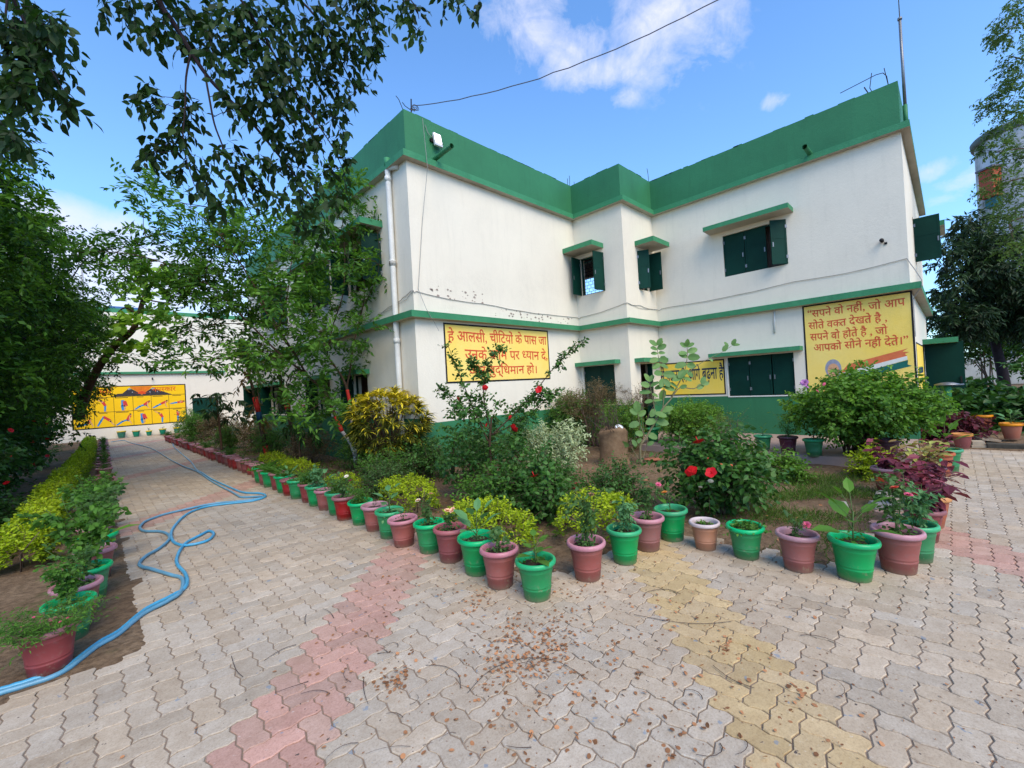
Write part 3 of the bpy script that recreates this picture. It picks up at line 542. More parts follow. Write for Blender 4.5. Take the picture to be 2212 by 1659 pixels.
# --- overhead wire from the roof corner
p0=np.array([.25,.08,6.93]); p1=at(1560,-6,6.2); p2=at(1750,-90,5.2); w=Acc(); mid=[]
for s in np.linspace(0,1,22): mid.append(p0+(p1-p0)*s+np.array([0,0,-.55*4*s*(1-s)*.5])+RNG.normal(0,.006,3))
mid.append(p2); w.tube(mid,.0075,6)
for k in range(5):
    q=np.arange(9)*2*math.pi/8; r=.05+.02*k/5; w.tube(np.stack([.25+r*np.cos(q)+.02*k,.08+.5*r*np.sin(q),6.86+.02*k+.03*np.sin(q+k)],-1),.005,5,cap=False)
tag(link('overhead_wire',w.mesh('overhead_wire',plain('wire_sheath',(.10,.10,.12,1),.6),tint=False)),'thin dark overhead wire running from the roof corner across the sky','wire')
# ================================================================ the far building with the mural
MB=thing('far_building','plain white two storey building closing the end of the paved path','building',(0,22.8,0))
a=Acc(); PL2=[(-12,8),(-12,0),(4.5,0),(4.5,8)]
for i in range(4): pane_wall(a,PL2[i],PL2[(i+1)%4],0.0,6.4,[(11.72,12.95,0.02,1.86)] if i==1 else [])
part('wall',a,WHITE,MB)
a=Acc(); strip(a,PL2,-6,.0,6.4,6.62,bot=None); part('parapet',a,GREENT,MB)
a=Acc(); a.box((-12,-.13,3.24),(1.3,-.002,3.36)); a.mi=[np.array([1,0,0,0,0,0])]; part('string_course',a,[GREENT,SOFFIT],MB)
a=Acc(); a.box((-.27,.04,.02),(.95,.08,1.86)); a.box((.33,.03,.02),(.35,.04,1.86)); d=part('door',a,SHUT,MB); a=Acc(); a.box((.27,.01,.95),(.31,.03,1.1)); part('handle',a,DARK,d)
a=Acc(); a.box((2.1,-.03,3.9),(3.2,.0,5.0)); part('window',a,SHUT,MB); a=Acc(); a.box((1.95,-.45,5.05),(3.35,0,5.13)); part('sunshade',a,GREENT,MB)
a=Acc(); a.tube([(-1.95,-.01,3.0),(-1.95,-.1,3.02),(-1.95,-.14,2.92)],.03,8); part('wall_lamp',a,DARK,MB)
a=Acc(); a.box((-3.5,1.0,6.55),(-1.9,3.0,6.9)); part('roof_tank',a,plain('blue_sheet',(.05,.14,.35,1),.5),MB)
# antenna and hill trees far off
ap=at(183,700,45); a=Acc(); zt=at(181,520,45)[2]; a.tube([(ap[0],ap[1],0),(ap[0],ap[1],zt)],[.14,.07],8); a.tube([(ap[0]-.25,ap[1],zt-.6),(ap[0]+.25,ap[1],zt-.6)],.03,6); tag(link('antenna_pole',a.mesh('antenna_pole',plain('pale_pole',(.5,.48,.5,1),.6),tint=False)),'tall thin pale antenna pole far behind the end building','pole')
# ================================================================ painted signs
def deva(text):
    "Hindi lettering as one flat mesh: list of (x, polygon verts, faces); {x} is the half form of a letter"
    V=[];F=[];n=0;x=0
    def glyphs(t):
        c=bpy.data.curves.new('t','FONT'); c.body=t; c.size=1; c.offset=.012; c.fill_mode='FRONT'; c.resolution_u=4
        o=bpy.data.objects.new('t',c); COL.objects.link(o); dg=bpy.context.evaluated_depsgraph_get(); me=bpy.data.meshes.new_from_object(o.evaluated_get(dg))
        v=np.array([p.co[:] for p in me.vertices]) if len(me.vertices) else np.zeros((0,3)); f=[tuple(p.vertices) for p in me.polygons]
        bm=bmesh.new(); bm.from_mesh(me); bm.verts.ensure_lookup_table(); isl=np.zeros(len(v)); seen=set(); k=0
        for q in bm.verts:
            if q.index in seen: continue
            st=[q]; seen.add(q.index)
            while st:
                e=st.pop(); isl[e.index]=k
                for ed in e.link_edges:
                    ov=ed.other_vert(e)
                    if ov.index not in seen: seen.add(ov.index); st.append(ov)
            k+=1
        bm.free(); bpy.data.objects.remove(o); bpy.data.meshes.remove(me); bpy.data.curves.remove(c)
        if len(v): v[:,2]=(isl%5)*.004
        return v,f
    def width(t):
        a,_=glyphs(t+'|'); b,_=glyphs('|'); return a[:,0].max()-b[:,0].max()
    import re
    for seg in re.split(r'(\{.\})',text):
        if not seg: continue
        half=seg[0]=='{'; t=seg[1] if half else seg
        v,f=glyphs(t); w=width(t)
        if half and len(v):
            cut=v[:,0].max()-.20 if t!='क' else v[:,0].max()*.82
            keep=[q for q in f if all(v[i,0]<=cut+.25 for i in q)]
            bm=bmesh.new(); vs=[bm.verts.new(p) for p in v]
            for q in f:
                try: bm.faces.new([vs[i] for i in q])
                except ValueError: pass
            bmesh.ops.bisect_plane(bm,geom=bm.verts[:]+bm.edges[:]+bm.faces[:],plane_co=(cut,0,0),plane_no=(1,0,0),clear_outer=True)
            bm.verts.ensure_lookup_table(); bm.verts.index_update(); v=np.array([p.co[:] for p in bm.verts]); f=[tuple(p.index for p in q.verts) for q in bm.faces]; bm.free(); w=cut-.01
        if len(v):
            V.append(v+np.array([x,0,0])); F+=[tuple(i+n for i in q) for q in f]; n+=len(v)
        x+=w
    return (np.concatenate(V) if V else np.zeros((0,3))),F
def lettering(par,lines,frame,mat,name='lettering',depth=.004,wob=.0):
    "lines: (text,s0,s1,zbase,h) set into a wall frame (origin, along, out)"
    o,t,out=frame; vs=[];fs=[];n=0
    for text,s0,s1,zb,h in lines:
        v,f=deva(text)
        if not len(v): continue
        a,b=v[:,0].min(),v[:,0].max(); s=s0+(v[:,0]-a)/(b-a)*(s1-s0); z=zb+v[:,1]*h+wob*np.sin(s*7)
        P=np.array(o)[None]+np.stack([t[0]*s+out[0]*(depth+v[:,2]*.25),t[1]*s+out[1]*(depth+v[:,2]*.25),z],-1)
        vs.append(P); fs+=[tuple(i+n for i in q) for q in f]; n+=len(v)
    me=bpy.data.meshes.new(name); me.from_pydata([tuple(p) for p in np.concatenate(vs)],[],fs); me.materials.append(mat); me.update()
    return link(name,me,par)
def fpoly(acc,frame,pts,d,mi=0):
    o,t,out=frame; acc.add([(o[0]+t[0]*s+out[0]*d,o[1]+t[1]*s+out[1]*d,o[2]+z) for s,z in pts],[np.arange(len(pts))[None]],mi=mi)
def fbox(acc,frame,s0,s1,z0,z1,d0,d1,mi=0):
    o,t,out=frame; c=np.array(o)+np.array([t[0],t[1],0])*(s0+s1)/2+np.array([out[0],out[1],0])*(d0+d1)/2; acc.obox((c[0],c[1],o[2]+(z0+z1)/2),(t[0]*(s1-s0)/2,t[1]*(s1-s0)/2,0),(out[0]*(d1-d0)/2,out[1]*(d1-d0)/2,0),(0,0,(z1-z0)/2),mi)
def sign(name,label,frame,s0,s1,z0,z1,mat,border=.035):
    g=thing(name,label,'painted sign',(0,0,0)); a=Acc(); fbox(a,frame,s0+border,s1-border,z0+border,z1-border,.0005,.004); part('board',a,mat,g)
    a=Acc(); j=lambda:RNG.normal(0,.004)
    for (p,q,r,s) in ((s0,s1,z1-border,z1),(s0,s1,z0,z0+border),(s0,s0+border,z0+border,z1-border),(s1-border,s1,z0+border,z1-border)): fbox(a,frame,p,q,r,s,.0005,.0055)
    part('border',a,BLACKP,g); return g
FA=((0,0,0),(1,0),(0,-1)); FB=((6.52,0,0),(0,-1),(-1,0))
g=sign('painted_sign','pale yellow wall sign with three lines of red Hindi lettering on the left wing',FA,.63,3.73,1.63,2.82,CREAM)
lettering(g,[('हे आलसी, चीिटयों के पास जा',.72,3.66,2.47,.30),('उनके काम पर {ध}यान दे,',1.12,3.66,2.11,.30),('और बुद्िधमान हो।',1.2,3.25,1.79,.27)],FA,REDP,depth=.005,wob=.006)
g=sign('painted_sign','yellow wall sign with blue and black Hindi lettering between dark doorway and green shutters',FB,1.32,3.08,1.03,1.88,YEL,.03)
lettering(g,[('हमें पढ़ना है, आगे बढ़ना है',1.36,3.05,1.42,.42)],FB,NAVYP,depth=.005)
g=sign('painted_sign','tall yellow wall sign with four red Hindi lines and a painted tricolour stripe',FB,4.71,6.42,1.0,2.855,CREAM,.03)
lettering(g,[('“सपने वो नहीं, जो आप',4.80,6.32,2.60,.215),('सोते व{क}त देखते है ,',4.80,6.05,2.35,.215),('सपने वो होते है , जो',4.82,6.05,2.11,.215),('आपको सोने नहीं देते।”',4.87,6.33,1.885,.215)],FB,REDP,depth=.005,wob=.006)
lettering(g,[('कलाम',6.08,6.31,1.17,.13)],FB,BLACKP,'signature',depth=.005)
a=Acc(); fpoly(a,FB,[(5.30,1.40),(6.30,1.66),(6.27,1.70),(6.33,1.73),(6.24,1.745),(6.32,1.80),(5.42,1.57)],.0055); part('saffron_stripe',a,ORANGEP,g)
a=Acc(); fpoly(a,FB,[(5.40,1.33),(6.30,1.59),(6.30,1.66),(5.30,1.40)],.0055); part('white_stripe',a,WHITEP,g)
a=Acc(); fpoly(a,FB,[(5.40,1.22),(6.36,1.47),(6.30,1.50),(6.31,1.585),(5.40,1.33)],.0055); part('green_stripe',a,TEALP,g)
def ell(cx,cz,rx,rz,n=24,a0=0,a1=2*math.pi): return [(cx+rx*math.cos(q),cz+rz*math.sin(q)) for q in np.linspace(a0,a1,n,endpoint=False)]
a=Acc(); fpoly(a,FB,ell(5.18,1.50,.135,.19),.0055); part('painted_hair',a,GREYP,g)
a=Acc(); fpoly(a,FB,ell(5.18,1.46,.098,.145),.007); part('painted_face',a,SKINP,g)
a=Acc()
for s in (5.14,5.22): fpoly(a,FB,ell(s,1.475,.016,.008,10),.0082); fpoly(a,FB,[(s-.025,1.50),(s+.02,1.51),(s+.02,1.516),(s-.025,1.508)],.0082)
fpoly(a,FB,[(5.175,1.47),(5.185,1.43),(5.195,1.43),(5.185,1.425),(5.165,1.425)],.0082); fpoly(a,FB,[(5.145,1.385),(5.215,1.385),(5.18,1.375)],.0082); part('painted_features',a,plain('brown_line_paint',(.22,.10,.06,1),.6),g)
FE=((0,0,0),(0,-1),(-1,0))
g=thing('painted_sign','red Hindi lettering painted straight on white wall between ground floor windows behind the trees','painted sign')
lettering(g,[('“नारा”',-6.3,-5.35,1.12,.30)],FE,REDP,depth=.003)
FR=((0,-6.4,0),(1,0),(0,-1))
g=sign('painted_sign','narrow yellow sign at the corner seen edge on beside the open green door',FR,7.2,9.9,.9,1.93,YEL,.03)
a=Acc(); fbox(a,FR,7.6,9.4,1.3,1.42,.004,.006); fbox(a,FR,7.6,9.0,1.1,1.2,.004,.006); part('lettering_rows',a,NAVYP,g)
# ---- the exercise mural on the far building
FM=((0,22.8,0),(1,0),(0,-1))
g=sign('mural','big yellow exercise mural with twelve posed figures on the far white wall',FM,-5.0,-.55,.56,2.66,YEL2,.05); g['category']='mural'
lettering(g,[('सूय॔',-4.05,-3.55,2.28,.36),('नम{स}कार',-1.98,-.98,2.30,.36)],FM,plain('orange_red_letter_paint',(.72,.11,.01,1),.6),depth=.006)
a=Acc(); cs=[-4.95+.7285*i for i in range(7)]
for s in cs[1:-1]: fbox(a,FM,s-.008,s+.008,.61,2.1,.004,.0065)
fbox(a,FM,-4.95,-.6,1.345,1.365,.0041,.007); fbox(a,FM,-4.95,-.6,2.09,2.11,.0041,.007)
for i,s in enumerate(cs[:-1]):
    for z in (2.03,1.29): fbox(a,FM,s+.06+.1*(i%2),s+.42+.06*(i%3),z,z+.028,.004,.006)
part('grid_line',a,BLACKP,g)
a=Acc(); fpoly(a,FM,[(-3.55,2.115),(-3.35,2.25),(-3.15,2.26),(-2.88,2.54),(-2.62,2.35),(-2.4,2.15),(-2.15,2.36),(-1.95,2.53),(-1.7,2.36),(-1.5,2.28),(-1.3,2.18),(-1.15,2.115)],.0055); part('painted_mountain',a,ROCKP,g)
a=Acc()
for p in ([(-2.88,2.54),(-2.95,2.47),(-2.9,2.42),(-2.86,2.47),(-2.82,2.44),(-2.82,2.48)],[(-1.95,2.53),(-2.02,2.45),(-1.96,2.40),(-1.92,2.45),(-1.87,2.43),(-1.88,2.47)],[(-2.8,2.3),(-2.76,2.34),(-2.74,2.27)],[(-1.8,2.3),(-1.76,2.33),(-1.74,2.25)],[(-2.1,2.3),(-2.06,2.33),(-2.05,2.22)]): fpoly(a,FM,p,.007)
part('painted_snow',a,plain('grey_snow_paint',(.4,.4,.45,1),.6),g)
a=Acc(); fpoly(a,FM,[(-2.86,2.56),(-2.62,2.35),(-2.4,2.15),(-2.15,2.36),(-1.98,2.56),(-2.0,2.60),(-2.84,2.60)],.0045); part('painted_sun_glow',a,plain('sunrise_paint',(.80,.20,.01,1),.6,.3,.3,6),g)
a=Acc(); fpoly(a,FM,ell(-2.4,2.19,.16,.16,16,0,math.pi),.006)
for q in np.linspace(.3,2.84,9): fpoly(a,FM,[(-2.4+.18*math.cos(q-.03),2.19+.18*math.sin(q-.03)),(-2.4+.36*math.cos(q),2.19+.36*math.sin(q)),(-2.4+.18*math.cos(q+.03),2.19+.18*math.sin(q+.03))],.006)
part('painted_sun',a,plain('red_sun_paint',(.72,.07,.01,1),.6),g)
# figures: strokes in a unit box (x to the right, z up)
def limb(p,q,r0,r1): 
    p=np.array(p);q=np.array(q); d=(q-p)/(np.hypot(*(q-p))+1e-6); n=np.array([-d[1],d[0]]); return [tuple(p+n*r0-d*r0*.4),tuple(p-n*r0-d*r0*.4),tuple(q-n*r1+d*r1*.4),tuple(q+n*r1+d*r1*.4)]
POSES=[ # head, neck->hip torso polyline, legs, arms
 dict(h=(.50,.90),t=[(.50,.78),(.50,.50)],l=[[(.50,.5),(.50,.04)]],a=[[(.48,.76),(.42,.64),(.52,.66)]]),
 dict(h=(.36,.84),t=[(.44,.76),(.55,.50)],l=[[(.55,.5),(.53,.04)]],a=[[(.44,.76),(.30,.86),(.10,.99)]]),
 dict(h=(.55,.36),t=[(.60,.42),(.55,.74)],l=[[(.45,.82),(.42,.4),(.44,.06)]],a=[[(.58,.42),(.56,.2),(.52,.04)]],w=1.7),
 dict(h=(.90,.66),t=[(.82,.60),(.60,.42)],l=[[(.60,.4),(.36,.30),(.06,.06)],[(.6,.4),(.78,.34),(.72,.36)]],a=[[(.80,.58),(.76,.26),(.88,.10)]]),
 dict(h=(.90,.62),t=[(.82,.56),(.56,.42)],l=[[(.56,.41),(.30,.26),(.05,.10)]],a=[[(.80,.55),(.80,.3),(.88,.10)]]),
 dict(h=(.90,.52),t=[(.80,.50),(.52,.46)],l=[[(.52,.46),(.05,.38)]],a=[[(.76,.48),(.68,.60),(.66,.40)]]),
 dict(h=(.78,.72),t=[(.76,.58),(.66,.36)],l=[[(.66,.34),(.40,.24),(.12,.16)]],a=[[(.76,.56),(.84,.36),(.92,.12)]]),
 dict(h=(.80,.40),t=[(.74,.50),(.46,.78)],l=[[(.46,.80),(.30,.5),(.12,.10)]],a=[[(.74,.48),(.86,.28),(.98,.10)]]),
 dict(h=(.84,.86),t=[(.80,.74),(.66,.46)],l=[[(.66,.44),(.40,.34),(.06,.06)],[(.66,.42),(.76,.36)]],a=[[(.79,.7),(.76,.4),(.88,.12)]]),
 dict(h=(.58,.40),t=[(.62,.46),(.54,.78)],l=[[(.44,.84),(.42,.4),(.46,.08)]],a=[[(.6,.45),(.58,.22),(.55,.08)]],w=1.7),
 dict(h=(.40,.80),t=[(.48,.72),(.58,.48)],l=[[(.58,.48),(.56,.04)]],a=[[(.47,.72),(.34,.84),(.14,.98)]]),
 dict(h=(.46,.90),t=[(.49,.80),(.49,.52)],l=[[(.49,.52),(.47,.04)]],a=[[(.50,.78),(.60,.68),(.56,.80)]])]
RC=plain('red_shirt_paint',(.62,.05,.04,1),.6,.3,.2,20)
for k,P in enumerate(POSES):
    f=Acc(); cx=cs[k%6]; cz=1.37 if k<6 else .62; sx=.70; sz=.64; T=lambda p:(cx+.02+p[0]*sx,cz+p[1]*sz); wd=P.get('w',1.25)
    for leg in P['l']:
        for p,q in zip(leg,leg[1:]): fpoly(f,FM,limb(T(p),T(q),.036*wd,.024*wd),.0058,0)
    p,q=P['t']; fpoly(f,FM,limb(T(p),T(q),.052*wd,.040*wd),.0064,1)
    for arm in P['a']:
        for p,q in zip(arm,arm[1:]): fpoly(f,FM,limb(T(p),T(q),.020*wd,.015),.0070,2)
    x,z=T(P['h']); fpoly(f,FM,ell(x+.008,z-.008,.036,.044,14),.0074,2); fpoly(f,FM,ell(x-.006,z+.014,.038,.036,14),.0080,3)
    lx,lz=T(P['l'][0][-1]); fpoly(f,FM,ell(lx+.02,lz-.012,.04,.014,10),.0076,2)
    part('painted_figure',f,[BLUEP,RC,SKINP,BLACKP],g)
# ================================================================ pots and what grows in them
BODY=[(.001,.004),(.094,.0),(.100,.004),(.1085,.078),(.1115,.082),(.1115,.088),(.1090,.092),(.1105,.100),(.1125,.104),(.1125,.110),(.1110,.114),(.1275,.214),(.1295,.218),(.1295,.224),(.1285,.228),(.1370,.266)]
RIMP=[(.1355,.258),(.148,.257),(.1555,.264),(.1575,.275),(.155,.288),(.147,.296),(.138,.296),(.131,.290),(.127,.272),(.121,.225)]
FLAT=[(.001,.004),(.088,0),(.092,.004),(.108,.09),(.110,.095),(.112,.10),(.128,.20),(.129,.205),(.137,.258)]; FLATR=[(.137,.250),(.150,.250),(.152,.262),(.152,.290),(.148,.296),(.136,.296),(.133,.288),(.124,.225)]
def lathe_mesh(name,prof,mat,n=36,**k):
    a=Acc(); a.lathe(prof,n,**k); return a.mesh(name,mat,True,False)
def soil_mesh():
    a=Acc(); n=24; q=np.arange(n)*2*math.pi/n; V=[(0,0,.262)]; 
    for r,z in ((.05,.256),(.09,.25),(.1245,.238)):
        for t in q: V.append((r*math.cos(t),r*math.sin(t),z+RNG.normal(0,.004)))
    F3=np.array([(0,1+i,1+(i+1)%n) for i in range(n)]); F4=np.array([(1+r*n+i,1+(r+1)*n+i,1+(r+1)*n+(i+1)%n,1+r*n+(i+1)%n) for r in (0,1) for i in range(n)]); a.add(V,[F3,F4]); return a.mesh('soil',POTSOIL,True,False)
SOILM=soil_mesh()
POTM={}
for k,(b,r,f) in {'green':(PG,PGR,0),'brick':(PB,PBR,0),'red':(PR,PRR,0),'tan':(PT,PTR,0),'maroon':(PM,PM,0),'terracotta':(PTC,PTC,0),'orange':(PTC,PO,1),'redorange':(PR,PO,1),'teal':(PTG,PYR,1),'brickplain':(PB,PB,0)}.items():
    POTM[k]=(lathe_mesh('pot',FLAT if f else BODY,b),lathe_mesh('rim',FLATR if f else RIMP,r,cap0=False))
def pl(*accs): return accs
def mk(la,sa,lm,sm=GSTEM):
    d={}
    if la is not None and la.n: d['foliage']=la.mesh('foliage',lm,False,True)
    if sa is not None and sa.n: d['stem']=sa.mesh('stem',sm,True,False)
    return d
Z0=.25
def stems(sa,la_spec,n,h,spread,r=.003,base=.02,wob=.02):
    "a few upright stems; returns their point lists"
    out=[]
    for i in range(n):
        a=RNG.uniform(0,6.28); d=np.array([math.cos(a),math.sin(a),0]); hh=h*RNG.uniform(.7,1.1); s=spread*RNG.uniform(.3,1)
        P=[np.array([0,0,Z0-.01])+d*base*RNG.random()+d*s*t*t+np.array([RNG.normal(0,wob)*t,RNG.normal(0,wob)*t,hh*t]) for t in np.linspace(0,1,6)]
        if sa is not None: sa.tube(P,np.linspace(r,r*.5,6),5)
        out.append(np.array(P))
    return out
def broad(n=7,L=.13,Wd=.085,h=.14,lm=G_BLUE,up=.55,tm=OVAL):
    la=Acc(); sa=Acc(); P=[np.array([0,0,Z0]),np.array([.004,.003,Z0+h*.5]),np.array([0,.006,Z0+h])]; sa.tube(P,[.006,.005,.004],6)
    for i in range(n):
        t=(i+.6)/n; a=i*2.4+RNG.normal(0,.2); d=np.array([math.cos(a),math.sin(a),0]); b=np.array([0,0,Z0+h*(.15+.85*t)]); u=up*(.3+t)+RNG.normal(0,.1); e=b+(d*.8+np.array([0,0,u]))*L*.45
        sa.tube([b,(b+e)/2+np.array([0,0,.006]),e],.0028,5); s=RNG.uniform(.75,1.1)*(1.1-.45*t if n>4 else 1)
        la.leaves(e[None],(d+np.array([0,0,u*.9-.1]))[None],(np.array([0,0,1])-d*u*.8+RNG.normal(0,.15,3))[None],L*s,Wd*s,RNG.uniform(.3,.9,1),tm)
    k=16; st=np.c_[RNG.normal(0,.05,k),RNG.normal(0,.05,k),np.full(k,Z0)]; spray(la,sa,st,rnd(k)*[1,1,.2]+np.array([0,0,.6]),.06,4,.034,.024,.5,OVAL,.2,.0012)
    return mk(la,sa,lm)
def rose(n=5,h=.3,spread=.12,nl=6,lm=G_ROSE,L=.042,Wd=.028,low=20):
    la=Acc(); sa=Acc(); S_=stems(sa,None,n,h,spread)
    for P in S_:
        k=nl; t=RNG.uniform(.25,1,k); st=np.array([P[int(x*5)]*(1-(x*5)%1)+P[min(5,int(x*5)+1)]*((x*5)%1) for x in t]); spray(la,sa,st,rnd(k)+np.array([0,0,.25]),.075,5,L,Wd,.5,OVAL,.15,.0013,jit=.2)
    if low: 
        st=np.array([0,0,Z0])+np.c_[RNG.normal(0,.05,low),RNG.normal(0,.05,low),np.full(low,.01)]; spray(la,None,st,rnd(low)*[1,1,.2]+np.array([0,0,.5]),.06,4,L*.8,Wd*.8,.55,OVAL)
    return mk(la,sa,lm),S_
def feather(n=7,h=.34,spread=.16,lm=G_MID,L=.05,Wd=.012,nl=12):
    la=Acc(); sa=Acc()
    for P in stems(sa,None,n,h,spread):
        k=nl; t=RNG.uniform(.2,1,k); st=np.array([P[min(5,int(x*5))] for x in t]); spray(la,sa,st,rnd(k)+np.array([0,0,.2]),.11,9,L,Wd,.55,DIA,.3,.0012,jit=.15)
    return mk(la,sa,lm)
def weeds(n=60,r=.12,h=.07,lm=G_MID,L=.03,Wd=.022,tm=OVAL):
    la=Acc(); sa=Acc(); a=RNG.uniform(0,6.28,n); q=r*np.sqrt(RNG.random(n)); st=np.c_[q*np.cos(a),q*np.sin(a),np.full(n,Z0)]; spray(la,sa,st,rnd(n)*[.8,.8,.2]+np.array([0,0,.7]),h,5,L,Wd,.5,tm,.3,.0011); return mk(la,sa,lm)
def strap(n=40,L=.34,Wd=.016,lm=G_MID,tm=STRAP,rise=1.1):
    la=Acc(); a=RNG.uniform(0,6.28,n); d=np.c_[np.cos(a),np.sin(a),RNG.uniform(.5,2.2,n)*rise]; la.leaves(np.c_[RNG.normal(0,.03,n),RNG.normal(0,.03,n),np.full(n,Z0)],d,np.array([0,0,1.])-d*.1*np.array([1,1,0])+rnd(n)*.1,L*RNG.uniform(.6,1.1,n),Wd,RNG.uniform(.2,.9,n),tm); return mk(la,None,lm)
def grassy(n=230):
    la=Acc(); sa=Acc(); a=RNG.uniform(0,6.28,n); q=.11*np.sqrt(RNG.random(n)); st=np.c_[q*np.cos(a),q*np.sin(a),np.full(n,Z0)]; spray(la,sa,st,np.c_[np.cos(a),np.sin(a),RNG.uniform(.5,1.8,n)]+rnd(n)*.3,RNG.uniform(.10,.25,n),8,.028,.007,.6,DIA,.25,.0013); return mk(la,sa,G_LIME if False else G_MID)
def coleus(lm=G_COL,h=.32,n=9,L=.105,Wd=.062,spread=.22,drop=.35):
    la=Acc(); sa=Acc()
    for P in stems(sa,None,n,h,spread,.004):
        for i in range(2,6):
            for j in range(3):
                a=i*1.57+j*2.09+RNG.normal(0,.3); d=np.array([math.cos(a),math.sin(a),-drop+.15*(i-3)]); s=RNG.uniform(.7,1.15); la.leaves(P[i][None],d[None],(np.array([0,0,1.])+RNG.normal(0,.25,3))[None],L*s,Wd*s,RNG.uniform(.1,.9,1),OVAL,t2=np.array([RNG.random()*.62]))
    return mk(la,sa,lm,plain('purple_stem',(.10,.03,.04,1),.6))
def sparse(n=4,h=.22): 
    la=Acc(); sa=Acc()
    for P in stems(sa,None,n,h,.08,.0025): spray(la,sa,P[2:5],rnd(3)+np.array([0,0,.3]),.06,3,.03,.016,.4,OVAL,.1,.001)
    return mk(la,sa,G_ROSE,TWIG)
def bushy(h=.4,r=.17,n=60,lm=G_MID,L=.03,Wd=.014):
    la=Acc(); sa=Acc()
    for P in stems(sa,None,9,h,r,.004):
        k=n//9; t=RNG.integers(1,6,k); spray(la,sa,P[t],rnd(k)+np.array([0,0,.5]),.12,9,L,Wd,.5,DIA,.1,.0014)
    return mk(la,sa,lm)
PLANTS={'broad1':broad(10,.125,.10,.15,G_MID,.9),'broad2':broad(9,.22,.11,.13,G_BLUE,1.1),'broad3':broad(9,.16,.10,.22,G_BLUE,.8),'broad4':broad(6,.15,.06,.24,G_MID,.9),'broad5':broad(9,.24,.13,.24,G_MID,1.0),'broad6':broad(5,.2,.10,.12,G_BUSH),
 'feather1':feather(),'feather2':feather(6,.5,.14),'feather3':feather(10,.26,.2,L=.045),'tomato':feather(5,.46,.12,G_BLUE,.055,.03,7),'weeds1':weeds(),'weeds2':weeds(90,.13,.1),'weeds3':weeds(26,.1,.05),'strap1':strap(),'strap2':strap(60,.3,.012),'grassy':grassy(),
 'coleus1':coleus(),'coleus2':coleus(G_COL,.26,9,.13,.075,.24,.55),'coleus3':coleus(G_COLG,.34,9,.085,.055,.18,.45),'sparse1':sparse(),'sparse2':sparse(6,.3),'bushy1':bushy(),'bushy2':bushy(.3,.2),'none':{}}
ROSES={}
for k,a in {'rose1':(5,.30,.12,6),'rose2':(4,.22,.10,4),'rose3':(7,.46,.16,8),'rose4':(6,.36,.2,7)}.items(): PLANTS[k],ROSES[k]=rose(*a)
PLANTS['rosebush'],ROSES['rosebush']=rose(11,.55,.30,12,G_ROSE,.05,.034,30)
PLANTS['rosebush2'],ROSES['rosebush2']=rose(12,.62,.32,12,G_MID,.055,.038,20)
def petals(mat,r,rings=((6,.25,1.0),(6,.7,.8),(4,1.6,.6)),tm=ROUND):
    a=Acc()
    for n,u,s in rings:
        q=np.arange(n)*6.283/n+RNG.random(); d=np.c_[np.cos(q),np.sin(q),np.full(n,u)]; a.leaves(np.zeros((n,3)),d,np.array([0,0,1.])-d*[.6*u,.6*u,0],r*s,r*s*.95,RNG.random(n),tm)
    return a.mesh('flower',mat,True,False)
FLM={k:petals(m,.032) for k,m in FL.items()}
def hibflower(mat,r):
    a=Acc(); n=5; q=np.arange(n)*6.283/n; d=np.c_[np.cos(q),np.sin(q),np.full(n,.35)]; a.leaves(np.zeros((n,3)),d,np.array([0,0,1.])-d*[.3,.3,0],r,r*1.05,RNG.random(n),ROUND); a.tube([(0,0,0),(.1*r,0,.5*r),(.15*r,0,1.0*r)],.07*r,5); return a.mesh('flower',mat,True,False)
HIBF=hibflower(FL['red'],.075)
def flower(par,me,loc,s=1,tilt=None):
    o=link('flower',me,par); o.location=loc; o.scale=(s,)*3
    t=tilt if tilt is not None else (RNG.normal(0,.35),RNG.normal(0,.35)); o.rotation_euler=(t[0],t[1],RNG.uniform(0,6)); return o
def potted(loc,pot,plant,label,group,s=1,rz=None,ps=1,fl=(),name='potted_plant',sq=1.0):
    z=loc[2] if len(loc)>2 else 0
    s=s*.945
    rz=RNG.uniform(0,6.28) if rz is None else rz
    v=np.array([loc[0]-CAM[0],loc[1]-CAM[1]]); v=v/np.hypot(*v)*.085*s; loc=(loc[0]+v[0],loc[1]+v[1])
    g=thing(name,label,'potted plant',(loc[0],loc[1],z),rz,group); g.scale=(s,s,s*sq)
    sv=RNG.normal(1,.025); g.scale=(s*sv,s*sv,s*sv*RNG.normal(1,.02)); g.rotation_euler=(RNG.normal(0,.014),RNG.normal(0,.014),rz)
    b,r=POTM[pot]; o=link('pot',b,g); link('rim',r,o); link('soil',SOILM,g)
    for nm,me in PLANTS[plant].items():
        q=link(nm,me,g); 
        if ps!=1: q.scale=(ps,)*3; q.location=(0,0,Z0*(1-ps))
    for f in fl:
        if isinstance(f,str):
            S_=ROSES.get(plant); P=S_[RNG.integers(len(S_))] if S_ else None
            p=P[5]*[1,1,1] if P is not None else np.array([RNG.normal(0,.05),RNG.normal(0,.05),Z0+.12]); p=np.array(p)*1.0
            if ps!=1: p=p*ps+np.array([0,0,Z0*(1-ps)])
            flower(g,FLM[f],tuple(p+[0,0,.008]),RNG.uniform(.85,1.15))
        else: flower(g,FLM[f[0]],f[1],f[2] if len(f)>2 else 1)
    return g
GR='plastic pots along the left edge of the garden bed'
ORD=['first','second','third','fourth','fifth','sixth','seventh','eighth','ninth','tenth','eleventh','twelfth','thirteenth','fourteenth','fifteenth','sixteenth','seventeenth','eighteenth','nineteenth','twentieth','twenty-first','twenty-second','twenty-third','twenty-fourth','twenty-fifth','twenty-sixth','twenty-seventh','twenty-eighth','twenty-ninth','thirtieth','thirty-first','thirty-second','thirty-third','thirty-fourth','thirty-fifth','thirty-sixth']
